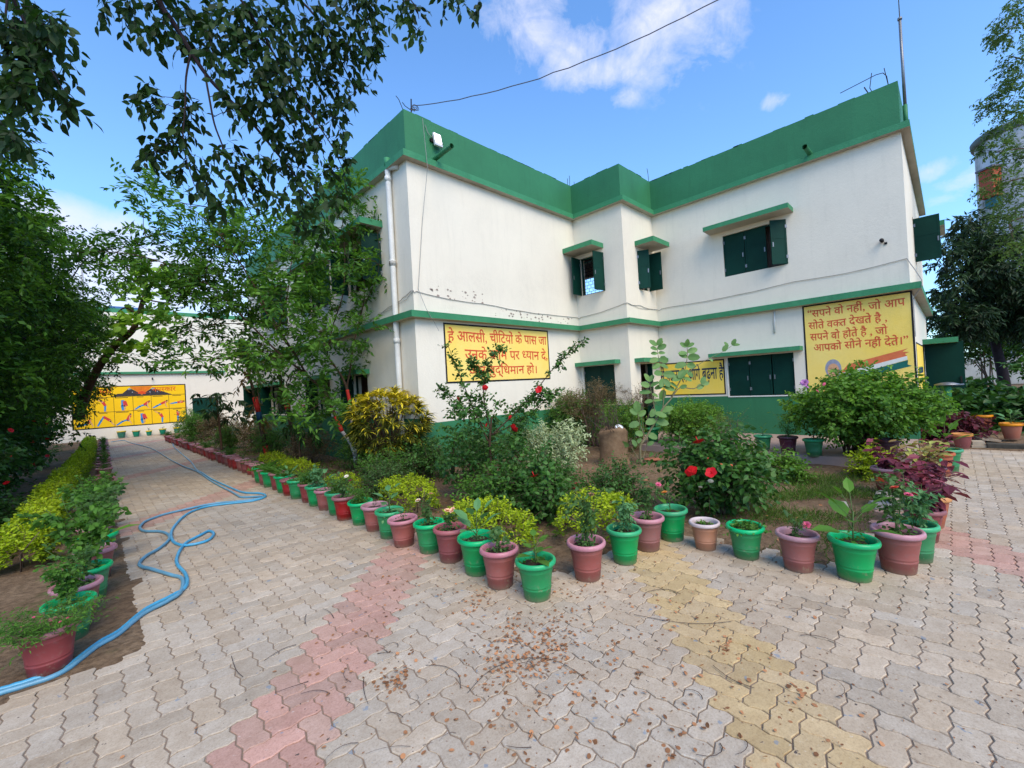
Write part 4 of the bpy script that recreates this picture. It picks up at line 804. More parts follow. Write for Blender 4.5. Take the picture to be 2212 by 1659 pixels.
ROW=[('broad1',1.0,(),'pale broad leaves'),('rose2',1,('dead',),'one withered rose bloom'),('broad2',1,(),'two long upright leaves'),('rose2',.9,('peach','peach'),'peach roses'),('rose1',.9,('white','peach','peach'),'cream and peach rose'),('sparse1',.8,(),'a nearly bare stem'),('broad3',1,(),'a tall broad leaved seedling'),('sparse1',.6,(),'a low bare stub'),('feather1',.9,(),'feathery green stems'),('rose1',1.0,('pink','white','pink'),'pink and white rose'),
 ('feather3',.9,(),'low ferny leaves'),('broad3',1.05,(),'round blue green leaves'),('tomato',1,(),'tall leggy stems'),('feather3',1,(),'soft ferny growth'),('weeds2',1,(),'low weedy growth'),('broad2',.9,(),'one big flat leaf'),('strap2',.9,(),'short grassy leaves'),('strap1',.9,(),'arching strap leaves'),('strap2',1.1,(),'dense grassy leaves'),('strap1',1.1,(),'long strap leaves'),('weeds2',1.2,(),'mixed weedy growth')]
for i,(plant,ps,fl_,d) in enumerate(ROW):
    col='green' if i%2==0 else ('red' if i in (3,9,13,15,17) else 'brick'); cn={'green':'green','red':'deep red','brick':'brick pink'}[col]
    lab=('green pot with %s at the front corner where both pot rows meet'%d) if i==0 else '%s path side pot from the front corner, %s, %s'%(ORD[i],cn,d)
    potted((-2.15+RNG.normal(0,.018),-4.81+.345*i+RNG.normal(0,.015)),col,plant,lab,GR,ps=ps,fl=fl_)
GB='small brick red pots edging the far half of the path'
for i in range(35):
    pk=['weeds1','sparse1','weeds2','sparse2','none','weeds3','feather3'][i%7]
    lab='%s small brick red pot from the near end of the packed path edging'%ORD[i]
    potted((-2.03+RNG.normal(0,.015)-.012*i*0,2.75+.40*i),'red' if i%3 else 'brick',pk,lab,GB,s=.9,ps=1.0)
GR2='plastic pots along the front edge of the garden bed'
potted((-1.69,-4.89),'brick','rose3','brick pink pot right of the front corner, tall rose with one withered bloom',GR2,fl=('dead',),ps=1.05)
potted((-1.26,-4.95),'green','tomato','green pot with leggy bluish stems, second right of the front corner',GR2,ps=.9)
potted((-.90,-4.96),'brick','rose3','brick pink pot with tall bare rose stems left of the green pot with orange bloom',GR2,ps=.85,fl=('pink','peach'))
potted((-.56,-5.02),'green','broad4','green pot with an upright seedling and one orange bloom, farthest back in front row',GR2,ps=.8,fl=(('orange',(.09,-.02,.42)),))
potted((-.59,-5.33),'tan','weeds3','small tan pot with whitish rim and a few weeds between two green pots',GR2,s=.86,ps=.9)
potted((-.59,-5.65),'green','weeds2','green pot brimming with low leaves between tan pot and pink rimmed pot',GR2,ps=1)
potted((-.60,-6.01),'brick','rose4','brick pink pot with one bright pink flower at its rim',GR2,ps=.5,fl=(('pink',(-.10,.07,.33),1.2),))
potted((-.54,-6.33),'green','broad5','large green pot with a big leaved eggplant like seedling at the right corner',GR2,s=1.06,ps=1)
potted((-.21,-6.54),'brick','rose3','brick pink pot at the right corner with coral and red flower heads on tall stems',GR2,s=1.05,ps=1.05,fl=(('coral',(-.12,.12,.62),1.0),('coral',(-.05,.16,.66),1.0),('crimson',(-.16,.02,.58),.9),('orange',(.0,.12,.64),.9),('pink',(-.1,.0,.56),.9)))
GR3='pots along the right path'
potted((.10,-6.62),'green','tomato','green pot partly hidden behind the corner pot of coral flowers',GR3,ps=1.05)
potted((.64,-6.64),'red','coleus2','red pot under drooping purple coleus beside the right path',GR3,ps=1.1)
potted((1.10,-6.67),'orange','coleus1','orange rimmed pot with tall purple coleus beside the right path',GR3,s=1.05,ps=1.1)
potted((1.62,-6.62),'maroon','coleus2','maroon pot of purple coleus behind the orange rimmed pot',GR3,ps=1.1)
potted((2.15,-6.60),'brick','coleus3','brick pot with green edged coleus leaves in the middle of the coleus group',GR3,ps=1.25)
potted((2.35,-6.28),'brick','coleus1','brick pot with purple coleus set back on the soil beside the bush',GR3,ps=1.05)
potted((2.75,-6.66),'maroon','coleus3','maroon pot with curled green edged coleus at the back of the group',GR3,ps=1.1)
potted((3.36,-6.60),'green','broad6','green pot with one broad arching leaf left of the terracotta pot',GR3,s=1,ps=1.2)
potted((3.66,-6.70),'terracotta','coleus1','terracotta pot with purple leaves between two green pots',GR3,s=1.05,ps=.8)
potted((3.98,-6.77),'green','broad5','green pot with large leaves at the far end of the right path row',GR3,s=1.15,ps=1)
GO='terracotta pots with orange rims by the right kerb'
potted((6.27,-6.94),'redorange','none','empty red pot with orange rim standing on the paving by the kerb',GO,s=.98)
potted((8.55,-7.25,.08),'orange','broad6','orange rimmed terracotta pot with two leaves standing back on the soil',GO,s=1.18,ps=.95)
potted((7.02,-7.54,.10),'orange','broad2','orange rimmed terracotta pot on the kerb at the right edge of the photo',GO,s=1.0,ps=.95)
GL='pots on the cement ledge'
potted((4.42,-2.25,.118),'green','sparse2','green pot on the ledge left of the round clipped bush',GL,s=1.0,ps=1)
potted((4.09,-4.50,.118),'green','broad4','green pot with a small upright seedling on the ledge under the shutters',GL,s=1.0,ps=.8)
potted((3.98,-4.90,.118),'maroon','bushy1','maroon pot with a fine leaved bush on the ledge below the green shutters',GL,s=1.05,ps=1.1)
potted((3.93,-5.27,.1),'green','sparse2','dark green pot on the ledge beside the big round bush',GL,s=1.02,ps=1)
potted((4.1,-6.15,.1),'maroon','none','dark pot half hidden under the right side of the big bush',GL,s=1.05)
potted((4.70,-.30,.118),'brick','sparse1','brick pot with pale rim in the recess near the dry bush',GL,s=.9)
potted((4.72,-.68,.118),'green','weeds1','green pot in the wall recess behind the earthen stump',GL,s=1.0)
potted((3.25,-3.98),'tan','sparse2','tan pot with beige rim wrapped in dry twigs in front of the ledge',GL,s=1.1,ps=1.2)
GM='teal pots with yellow rims under the far mural'
for i,u in enumerate((-3.28,-2.72,-2.21,-1.66,-1.06)):
    potted((u,22.45),'teal',['none','none','sparse2','sparse1','bushy2'][i],'%s teal pot from the left under the far mural, %s'%(ORD[i],['bare','bare','holding a thin stem','holding a small sprig','half behind a shrub'][i]),GM,s=[1.25,1.15,.95,1.15,1.1][i],ps=1)
GLF='pots along the left edge of the path'
potted((-4.53,-3.22),'red','grassy','large brick red pot of trailing stems and tiny pink flowers, nearest on the left',GLF,s=.95,ps=1.25,fl=tuple(('pink',(RNG.normal(0,.1),RNG.normal(0,.1),.36),.28) for _ in range(7)))
potted((-4.46,-2.80),'green','rosebush2','green pot behind the nearest brick red pot on the left',GLF,s=.92,ps=.6)
potted((-4.43,-2.48),'brick','rose4','brick pink pot with a low leafy rose, third in the left row',GLF,s=.98,ps=1)
lr=['rosebush2','broad6','rosebush','rosebush2','rosebush','rosebush2','feather2','rosebush2']; nm_=['leafy green rose','bright spear leaved plant','dense rose bush','tall pale rose bush','arching rose bush','bushy rose','feathery plant','broad rose bush']
for i,p in enumerate(lr): potted((-4.37+.02*(i%3)+.012*i,-2.10+.52*i),['green','brick'][i%2],p,'%s pot in the left row, %s over a %s pot'%(ORD[3+i],nm_[i],['green','brick pink'][i%2]),GLF,s=.98,ps=[1.05,1.3,.95,.95,.8,.7,.65,.6][i])
for i in range(24): potted((-4.20+.008*i,2.6+.62*i+(.6 if i>3 else 0)),'red' if i%2 else 'brick',['rosebush2','weeds2','bushy1','weeds1','feather1','sparse2'][i%6],'%s small brick pot in the far left row beside the lime hedge'%ORD[i],'small brick pots in the far left row',s=.95,ps=[.5,.9,.6,.9,.6,.8][i%6])
# ================================================================ trees, shrubs, hedges
def grown(name,label,cat,base,sa,sm,la,lm,sname='stem',lname='foliage',group=None):
    base=np.array(base,float); g=thing(name,label,cat,base,0,group)
    if sa is not None and sa.n: part(sname,local(sa,base),sm,g,True)
    if la is not None and la.n: part(lname,local(la,base),lm,g,False,True)
    return g
def D(pts,d): return [at(x,y,(d if np.isscalar(d) else d[i])) for i,(x,y) in enumerate(pts)]
def smooth(P,k=4):
    P=np.array(P,float); out=[]
    for i in range(len(P)-1):
        a=P[max(i-1,0)];b=P[i];c=P[i+1];e=P[min(i+2,len(P)-1)]
        for t in np.linspace(0,1,k,endpoint=False): out.append(.5*(2*b+(c-a)*t+(2*a-5*b+4*c-e)*t*t+(3*b-a-3*c+e)*t**3))
    out.append(P[-1]); return np.array(out)
def limbs(sa,lst,n=7):
    "list of (points, r0, r1): returns all skeleton points"
    pts=[]
    for P,r0,r1 in lst:
        Q=smooth(P); sa.tube(Q,np.linspace(r0,r1,len(Q)),n); pts.append(Q)
    return np.concatenate(pts)
def feeders(sa,skel,cs,r=.012,n=5,up=.0):
    for c,rr in cs:
        c=np.array(c,float); i=np.argmin(((skel-c)**2).sum(1)); a=skel[i]; L=np.linalg.norm(c-a)
        if L<.05: continue
        m=(a+c)/2+RNG.normal(0,.06*L,3)+np.array([0,0,up*L]); sa.tube(smooth([a,m,c],3),np.linspace(r,r*.45,7),n)
# ---- branches of the tree overhead, leaves against the sky
def overhead():
    sa=Acc(); la=Acc(); d0=3.3
    B=[(D([(250,-420),(300,-150),(343,0),(370,43),(393,80),(430,140),(467,187),(533,253),(600,333),(667,417),(700,470)],[2.7,3.0,3.2,3.25,3.3,3.35,3.4,3.5,3.6,3.7,3.8]),.026,.005),
       (D([(412,115),(402,167),(400,233),(395,300),(403,347),(420,400)],3.3),.008,.003),(D([(443,160),(452,210),(463,267),(480,313),(493,353),(513,400),(533,443),(560,500)],[3.35,3.3,3.3,3.3,3.35,3.4,3.4,3.5]),.008,.003),
       (D([(300,-150),(480,-60),(620,-20),(700,60),(740,140),(770,200)],[3.0,3.3,3.5,3.6,3.7,3.7]),.014,.004),(D([(480,-60),(560,60),(610,150),(660,230),(720,320),(750,390)],[3.3,3.4,3.5,3.6,3.7,3.8]),.010,.003),
       (D([(620,-20),(760,-40),(850,-30),(895,10),(905,40)],[3.5,3.6,3.7,3.7,3.7]),.009,.003),(D([(850,-30),(950,-25),(1010,-5)],[3.7,3.8,3.8]),.006,.003),(D([(760,-40),(800,40),(810,90)],[3.6,3.7,3.7]),.007,.003),
       (D([(250,-420),(60,-160),(20,-40),(60,60),(110,150),(140,200)],[2.7,2.7,2.7,2.8,2.8,2.8]),.014,.003),(D([(20,-40),(10,80),(30,150),(60,200)],[2.7,2.7,2.7,2.7]),.007,.003),(D([(-120,60),(-60,200),(0,260),(30,300)],[2.7,2.8,2.9,2.9]),.01,.003),(D([(60,-160),(-60,0),(-120,60)],[2.7,2.7,2.7]),.012,.01)]
    # the trunk this comes from stands out of frame to the left
    T=np.array([-6.3,-6.2,0]); top=at(250,-420,2.7)
    B.append(([T,T+[.05,.1,1.6],T+[.3,.3,3.0],(T+[.3,.3,3.2]+top)/2+[0,0,.35],top],.13,.03))
    sk=limbs(sa,B)
    cl=[(260,25,42),(300,5,30),(340,60,36),(380,15,50),(400,90,26),(440,40,50),(500,20,60),(560,25,60),(620,30,60),(690,20,60),(760,15,60),(800,60,34),(810,20,40),(520,90,55),(580,100,60),(650,95,60),(720,90,60),(770,110,40),(800,110,26),(540,160,50),(600,170,60),(670,165,60),(730,165,50),(770,180,26),
        (470,120,36),(455,80,40),(560,225,46),(620,240,56),(680,240,50),(730,240,36),(750,215,26),(600,300,42),(650,310,50),(700,300,40),(740,290,22),(625,370,36),(670,385,44),(715,370,36),(740,340,24),(690,440,38),(735,430,30),(640,430,30),(700,500,28),(650,480,24),
        (330,205,30),(300,215,14),(360,225,26),(415,230,18),(395,260,34),(370,275,24),(350,310,24),(325,330,18),(330,310,22),(400,300,24),(420,350,28),(385,360,24),(440,375,24),(470,330,20),(500,320,26),(520,360,30),(560,350,30),(510,400,26),(560,400,26),(590,420,24),(450,420,22),(480,440,20),(395,205,16),(480,200,18),(520,240,22),
        (900,20,24),(885,45,16),(910,62,14),(870,5,20),(960,3,14),(1005,8,12),(1035,8,12),(980,-15,20),(815,85,16),(860,-20,30),
        (20,25,50),(70,15,44),(105,40,34),(60,75,46),(20,90,46),(110,90,30),(80,130,40),(120,150,30),(30,150,44),(90,190,40),(130,195,26),(145,225,14),(40,205,36),(10,190,30),(130,60,22),(20,285,20),(40,300,14),(15,310,22),(5,270,20)]
    for x,y,r in cl:
        dd=3.3 if x>220 else 2.8
        if x>600: dd=3.65
        dd+=RNG.normal(0,.16); c=at(x,y,dd); r_=r*dd/930; n=max(2,int(1.5*(r/15)**1.75)+2)
        o=inball(n,r_*.7); dv=unit(o)*.5+rnd(n)*.35+np.array([0,0,-.45])
        spray(la,sa,c+o-unit(dv)*.04,dv,RNG.uniform(.07,.14,n)+r_*.25,5,.084,.047,RNG.uniform(.1,.8,n),OVAL,.35,.0016,up=.5,fwd=.7,drop=.5,jit=.32)
    feeders(sa,sk,[(at(x,y,3.3 if 220<x<600 else (3.65 if x>=600 else 2.8)),r) for x,y,r in cl if r>17],.0035,4)
    grown('overhead_tree','dark leafed tree hanging its branches into the sky at the upper left','tree',T,sa,DBARK,la,G_DARK,'trunk','crown')
overhead()
# ---- slender multi-stemmed tree beside the left wing, stems limewashed with red bands
def guava():
    sa=Acc(); la=Acc(); d=8.7; base=gp(768,1003); lw=Acc(); rb=Acc()
    main=D([(768,1000),(760,963),(739,932),(725,900),(712,869),(698,842),(664,811),(640,770),(600,715),(560,650)],[d]*5+[8.6,8.5,8.4,8.3,8.2]); 
    s2=D([(770,1000),(766,946),(762,926),(756,871),(750,842),(737,811),(706,767),(680,720),(640,660)],[d]*6+[8.8,8.9,9.0]); s3=D([(772,1000),(768,950),(757,880),(750,838),(756,800),(764,744),(773,707),(783,665),(787,634),(785,560),(775,480),(760,420)],[d+.1]*12)
    B=[(main[2:],.035,.012),(s2[3:],.029,.010),(s3[2:],.021,.006),(D([(664,811),(600,760),(540,700),(480,640),(430,600),(380,575)],[8.6,8.4,8.2,8.0,7.9,7.8]),.022,.006),(D([(640,770),(590,690),(545,610),(500,540),(450,480),(400,440)],[8.4,8.3,8.2,8.1,8,8]),.020,.005),(D([(600,715),(620,640),(630,560),(640,480)],[8.3,8.4,8.4,8.4]),.016,.005),
       (D([(706,767),(720,700),(740,640),(745,560),(740,480),(735,420)],[8.8,8.7,8.6,8.6,8.6,8.6]),.014,.004),(D([(430,600),(330,560),(250,545),(170,545)],[7.9,7.7,7.6,7.5]),.010,.003),(D([(540,700),(470,700),(410,715),(340,700)],[8.2,8.1,8.1,8.0]),.010,.003),(D([(600,760),(520,760),(440,780),(350,785)],[8.4,8.3,8.2,8.2]),.009,.003),(D([(500,540),(420,520),(350,505),(290,520)],[8.1,7.9,7.8,7.7]),.009,.003),(D([(783,665),(810,610),(820,560),(815,500)],[8.8,8.7,8.6,8.6]),.008,.003)]
    sk=limbs(sa,B)
    for P,r in ((main[:3],.036),(s2[:4],.030),(s3[:3],.022)): lw.tube(smooth(P),r,8)
    for P,r in ((main[2:4],.038),(s2[3:5],.033)): rb.tube(smooth(P),r*1.03,8)
    cs=[]
    spec=[(300,395,26),(330,420,34),(310,460,34),(360,450,40),(400,470,44),(340,500,40),(300,530,34),(390,530,50),(440,500,44),(450,560,54),(500,520,44),(540,500,40),(500,580,54),(560,560,50),(600,520,40),(420,610,50),(370,600,44),(470,640,54),(540,640,56),(610,590,50),(640,540,40),(600,660,50),(660,620,46),(670,560,34),(530,710,50),(460,700,46),(590,730,50),(640,690,50),(690,660,40),(700,720,40),(640,760,44),(560,780,40),(500,770,36),(420,690,36),(380,740,22),(350,700,18),(340,785,16),(400,775,22),(450,780,26),(360,640,30),
          (160,545,12),(195,535,12),(230,540,20),(215,575,14),(270,530,26),(250,560,22),(300,570,26),(330,600,26),(290,610,22),(330,545,30),(265,590,20),
          (700,400,30),(735,410,26),(760,395,22),(770,430,30),(725,450,34),(690,460,36),(770,470,34),(810,480,24),(740,500,36),(700,520,36),(780,520,34),(815,530,24),(760,560,34),(810,570,26),(720,580,34),(740,620,30),(790,600,24),(760,660,26),(800,640,18),(720,740,34),(760,730,24),(790,700,18),(770,780,24),(730,800,30),(690,790,30),(735,862,24),(720,893,22),(752,905,18),(690,862,26),(655,885,24),(615,870,22),(640,905,20),(700,905,20),(660,830,26),(620,820,24),(785,760,14)]
    for _ in range(62):
        a=RNG.uniform(0,6.28); q=RNG.random()**.5; spec.append((545+165*q*math.cos(a),630+180*q*math.sin(a),RNG.uniform(28,44)))
    for x,y,r in spec:
        dd=8.4+RNG.normal(0,.45)-(.6 if x<420 else 0)+(.2 if x>690 else 0); cs.append((at(x,y,dd),r*8.4/930*1.05))
    clumps(la,sa,cs,-13,.30,10,.125,.05,OVAL,.12,.0022,upb=.25,tb=.45,up=.8,drop=.1)
    feeders(sa,sk,cs,.008,5)
    g=grown('guava_tree','slender many stemmed tree with limewashed trunks before the left wing','tree',base,sa,BARK,la,G_GUAVA,'trunk','crown')
    part('limewash_band',local(lw,base),LIME,g,True); part('red_band',local(rb,base),REDB,g,True)
guava()
# ---- young trees in the bed beside the left wing
def sapling(label,pts,d,r,leafspec,bands,lm,name='sapling',L=.17,Wd=.045,droop=.5):
    sa=Acc(); la=Acc(); P=D(pts,d); base=np.array([P[0][0],P[0][1],0.]); P=[base]+[p for p in P[1:]]; sk=limbs(sa,[(P,r,r*.45)])
    cs=[(at(x,y,d+RNG.normal(0,.25)),q*d/930) for x,y,q in leafspec]; clumps(la,sa,cs,-5,.16,6,L,Wd,OVAL,droop,.002,upb=0,tb=.5,drop=.7); feeders(sa,sk,cs,.007,4)
    g=grown(name,label,'tree',base,sa,BARK,la,lm,'trunk','crown')
    for (i,t0,t1,m) in bands:
        a=Acc(); Q=smooth(P); n=len(Q); k0=int(t0*(n-1)); k1=max(k0+1,int(t1*(n-1))); a.tube(Q[k0:k1+1],r*1.08,8); part('painted_band',local(a,base),m,g,True)
sapling('young tree with russet drooping leaves and red and blue bands, farthest of the banded trees',[(578,975),(566,930),(558,890),(548,848),(539,811),(535,770)],11,.06,[(530,760,20),(525,800,16),(545,790,18),(520,830,12),(548,815,14),(560,900,14),(552,880,12)],[(0,.0,.12,REDB),(0,.32,.40,BLUEB),(0,.42,.56,REDB)],G_RUSSET)
sapling('dark leafed young tree with one red band between the window and the lettering',[(640,975),(630,925),(622,884),(618,863),(610,842),(602,800),(596,760)],10,.06,[(590,800,24),(560,830,22),(610,830,20),(640,810,22),(650,860,24),(600,870,20),(665,880,20),(630,900,22)],[(0,.35,.55,REDB)],G_DARK,L=.15)
sapling('low mango sapling with big dark drooping leaves beside the path end',[(478,950),(474,920),(470,880),(468,862)],13,.035,[(470,860,20),(445,855,18),(500,865,20),(525,890,22),(480,880,22),(540,915,20),(450,885,16),(500,905,22)],[],G_MANGO,L=.26,Wd=.075,droop=.4)
sapling('small papaya like sapling with drooping leaves before the green plinth',[(648,985),(646,950),(645,930)],9,.025,[(625,925,14),(660,930,16),(645,915,14),(680,945,14)],[],G_DARK,L=.15)
# ---- dense small leaved trees along the left edge
def dense(label,c,rx,ry,z0,z1,n,L,seed_t=.45,lean=0):
    sa=Acc(); la=Acc(); c=np.array([c[0],c[1],0.]); zc=(z0+z1)/2; rz=(z1-z0)/2
    T=[c,c+[.05,.05,1.2],c+[.1,.1,2.4],c+[lean*.5,0,zc+.5],c+[lean,0,z1-.6]]; lst=[(T,.14,.03)]
    for k in range(9):
        a=k*2.4; e=c+np.array([math.cos(a)*rx*.75,math.sin(a)*ry*.75,zc+RNG.uniform(-.5,.7)*rz]); s=c+[0,0,RNG.uniform(1.2,zc)]; lst.append(([s,(s+e)/2+[0,0,.15],e],.05,.012))
    limbs(sa,lst,6); cs=[]
    for k in range(n):
        u=unit(rnd(1))[0]; q=RNG.uniform(.62,1.0) if k%4 else RNG.uniform(.2,.7); wob=1+.14*math.sin(u[0]*5+u[2]*4+c[1])+.1*math.sin(u[1]*7)
        p=c+np.array([u[0]*rx*q*wob,u[1]*ry*q*wob,zc+u[2]*rz*q*wob]); cs.append((p,RNG.uniform(.26,.44)))
    clumps(la,sa,cs,34,.34,10,L*1.1,L*.52,DIA,.25,.002,tb=seed_t,upb=.1,up=.7)
    return grown('dense_tree',label,'tree',c,sa,DBARK,la,G_DENSE,'trunk','crown','dense trees along the left side of the path')
dense('nearest dense small leaved tree at the left edge of the photo',(-6.55,1.9),1.85,2.0,.7,6.1,165,.09)
dense('second dense small leaved tree from the front on the left, tallest outline',(-6.35,5.2),2.1,2.1,.7,6.4,170,.09)
dense('third dense tree on the left leaning over the lime hedge',(-5.92,9.3),2.08,2.2,.9,6.3,165,.1,.3)
dense('farthest dense tree on the left overlapping the yellow mural',(-5.75,13.6),1.98,2.2,1.0,6.2,130,.105,.3)
dense('small dense tree at the far left end against the mural wall',(-6.6,18.5),1.7,1.8,.6,5.0,70,.12)
# ---- limb with big round leaves in front of the far wall
sa=Acc(); la=Acc(); dd=12
B=[(D([(170,905),(185,850),(215,790),(250,745),(285,715),(300,680),(312,640),(335,600),(350,570)],[12]*9),.12,.03),(D([(285,715),(320,705),(345,735)],12),.04,.015),(D([(300,680),(270,665),(250,680)],12),.03,.012),(D([(312,640),(330,650),(370,655)],12),.03,.012)]
sk=limbs(sa,B); cs=[(at(x,y,12+RNG.normal(0,.3)),r*12/930) for x,y,r in ((255,725,20),(270,735,18),(245,740,18),(262,690,16),(275,700,14),(290,690,14),(300,660,18),(285,640,16),(320,620,20),(340,640,18),(310,600,16),(345,600,18),(330,575,14),(335,730,16),(350,720,12),(365,655,16),(350,680,12),(290,760,10),(235,770,14),(320,745,10),(300,620,12),(260,760,12))]
clumps(la,sa,cs,-6,.16,4,.19,.17,ROUND,.1,.003,tb=.5,drop=.1,upb=.3); grown('round_leaved_tree','crooked limb with large round yellow green leaves before the far white wall','tree',B[0][0][0],sa,BARK,la,G_ROUND,'trunk','crown')
# ---- lime hedge on the left
def hedge(name,label,pts,w,h,L,dens,lm,z=0,group=None):
    "clipped low hedge along points"
    la=Acc(); sa=Acc(); P=np.array(pts,float); seg=np.hypot(*np.diff(P,axis=0).T); tot=seg.sum(); n=int(tot*dens)
    t=RNG.random(n)*tot; cum=np.concatenate([[0],np.cumsum(seg)]); i=np.clip(np.searchsorted(cum,t)-1,0,len(seg)-1); f=(t-cum[i])/seg[i]; c=P[i]+(P[i+1]-P[i])*f[:,None]; dr=(P[i+1]-P[i])/seg[i][:,None]; nr=np.stack([-dr[:,1],dr[:,0]],1)
    a=RNG.uniform(-.25,math.pi+.25,n); q=RNG.uniform(.72,1.0,n); wv=1+.13*np.sin(t*3.1)+.1*np.sin(t*7.3+1); end=np.minimum(t,tot-t); ew=np.clip(.45+end/(w*.9),0,1)
    ce=np.sign(np.cos(a))*np.abs(np.cos(a))**.6; se=np.sign(np.sin(a))*np.abs(np.sin(a))**.6
    p=np.c_[c+nr*(ce*q*w/2*wv*ew)[:,None],z+np.maximum(.03,h*.35+se*q*h*.62*wv*ew)]
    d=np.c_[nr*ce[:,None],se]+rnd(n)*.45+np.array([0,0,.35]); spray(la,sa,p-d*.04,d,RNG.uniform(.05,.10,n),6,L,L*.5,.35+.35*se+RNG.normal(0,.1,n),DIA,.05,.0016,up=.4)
    for k in range(int(tot*7)):
        b=P[0]+(P[-1]-P[0])*RNG.random(); sa.tube([(b[0],b[1],z),(b[0]+RNG.normal(0,.04),b[1]+RNG.normal(0,.04),z+h*.4),(b[0]+RNG.normal(0,w*.3),b[1]+RNG.normal(0,w*.3),z+h*.85)],[.007,.005,.003],4)
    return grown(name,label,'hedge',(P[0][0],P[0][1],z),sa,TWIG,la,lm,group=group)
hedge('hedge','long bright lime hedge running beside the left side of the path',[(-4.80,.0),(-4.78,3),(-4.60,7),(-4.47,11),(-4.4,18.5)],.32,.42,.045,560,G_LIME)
hedge('clipped_shrub','rounded lime green clipped shrub at the near end of the long left hedge',[(-4.84,-.72),(-4.84,-.32)],.46,.46,.04,2000,G_LIME)
hedge('low_hedge','lime green low hedge behind the front corner pot',[(-1.75,-4.25),(-1.60,-3.65),(-1.52,-3.05)],.62,.36,.042,520,G_LIME,group='lime green low hedges')
hedge('low_hedge','lime green low hedge behind the pink rimmed pots left of the red flowered shrub',[(-1.50,-2.35),(-1.35,-1.75),(-1.25,-1.2)],.58,.36,.042,470,G_LIME,group='lime green low hedges')
hedge('low_hedge','lime green low hedge behind the front right pots with roses growing through',[(-1.30,-4.42),(-.75,-4.35),(-.35,-4.4)],.58,.42,.042,500,G_LIME,group='lime green low hedges')
hedge('low_hedge','small lime hedge piece just left of the low hedge with pink roses',[(-1.62,-.75),(-1.62,.1)],.4,.30,.042,260,G_LIME,group='lime green low hedges')
hedge('low_hedge','patchy lime hedge in the far half of the bed beside the red pots',[(-1.55,1.2),(-1.5,2.8),(-1.45,4.4)],.4,.32,.045,220,G_LIME,group='lime green low hedges')
# ---- generic shrubs
def shrub(name,label,base,h,r,n,lm,L,Wd,tm=DIA,zlo=.15,sm=TWIG,flowers=(),tb=.5,squash=1.0,droop=.15,nst=9,cat='shrub',twl=.22,nl=8,group=None,crad=.16,ntw=-15,t2=0.,**kw):
    base=np.array([base[0],base[1],base[2] if len(base)>2 else 0.]); sa=Acc(); la=Acc(); cs=[]
    zc=h*(zlo+1)/2; rz=h*(1-zlo)/2
    for k in range(n):
        u=unit(rnd(1))[0]; q=RNG.uniform(.55,1.0) if k%3 else RNG.uniform(.1,.6); wob=1+.16*math.sin(u[0]*5+base[0]*3)+.12*math.sin(u[2]*6+base[1]*5); cs.append((base+np.array([u[0]*r*q*wob,u[1]*r*q*wob*squash,zc+u[2]*rz*q*wob]),crad*RNG.uniform(.7,1.2)))
    ends=[c for c,_ in cs]; lst=[]
    for k in range(nst):
        e=ends[int(k*len(ends)/nst)]; b=base+np.array([RNG.normal(0,.05*r/.5),RNG.normal(0,.05*r/.5),-.02]); m=b+(e-b)*.5+np.array([0,0,.12*h])*(1 if zlo>.2 else .5); lst.append(([b,m,e],.012*(1+h*.4),.004))
    sk=limbs(sa,lst,5); feeders(sa,sk,cs,.004,4)
    clumps(la,sa,cs,ntw,twl,nl,L,Wd,tm,droop,.0016,tb=tb,t2=t2,**kw)
    g=grown(name,label,cat,base,sa,sm,la,lm,group=group)
    for me,p,s in flowers: flower(g,me,tuple(np.array(p)-base),s,(RNG.normal(.6,.3),RNG.normal(0,.4)))
    return g
def atb(x,y,b):
    "point seen at x,y at the depth of a base point"
    d=(np.array([b[0],b[1],0])-CAM)@FW; return at(x,y,d)
# croton
def croton():
    b=np.array([-.52,.18,0.]); la=Acc(); sa=Acc(); zc=.98; n=230; lst=[]
    for k in range(n):
        u=unit(rnd(1))[0]; u[2]=RNG.uniform(-.95,1); u[:2]*=math.sqrt(max(.05,1-u[2]**2))/(np.hypot(*u[:2])+1e-6); q=RNG.uniform(.75,1.0); c=b+np.array([u[0]*.70*q,u[1]*.68*q,zc+u[2]*.60*q]); m=20; a=RNG.uniform(0,6.28,m); out=unit(np.array([u[0],u[1],max(u[2],-.1)])); 
        e=np.c_[np.cos(a),np.sin(a),RNG.uniform(.1,1.3,m)]+out*.9; yel=np.clip(RNG.normal(.44+.30*max(u[2],-.25),.16,m),0,.58+.2*RNG.random()); la.leaves(np.repeat(c[None],m,0)+rnd(m)*.012,e,np.array([0,0,1.])-e*.15+rnd(m)*.1,RNG.uniform(.12,.20,m),RNG.uniform(.018,.028,m),RNG.uniform(.1,.9,m),STRAP,t2=yel)
        if k%3==0: lst.append(([b+[RNG.normal(0,.08),RNG.normal(0,.08),-.02],(b+c)/2+[0,0,.1],c],.014,.006))
    for q in ((.15,-.45),(-.2,-.5)):
        c=b+np.array([q[0]-.0,q[1],.35]); m=24; a=RNG.uniform(0,6.28,m); e=np.c_[np.cos(a),np.sin(a),RNG.uniform(.2,1.2,m)]; la.leaves(np.repeat(c[None],m,0),e,np.array([0,0,1.])-e*.15,RNG.uniform(.15,.25,m),.02,RNG.uniform(.2,.9,m),STRAP2,t2=RNG.uniform(.3,.6,m)); lst.append(([b,c],.01,.006))
    limbs(sa,lst,5); grown('croton_bush','big yellow and green croton bush with curling narrow leaves near the wing corner','shrub',b,sa,BARK,la,G_CROTON)
croton()
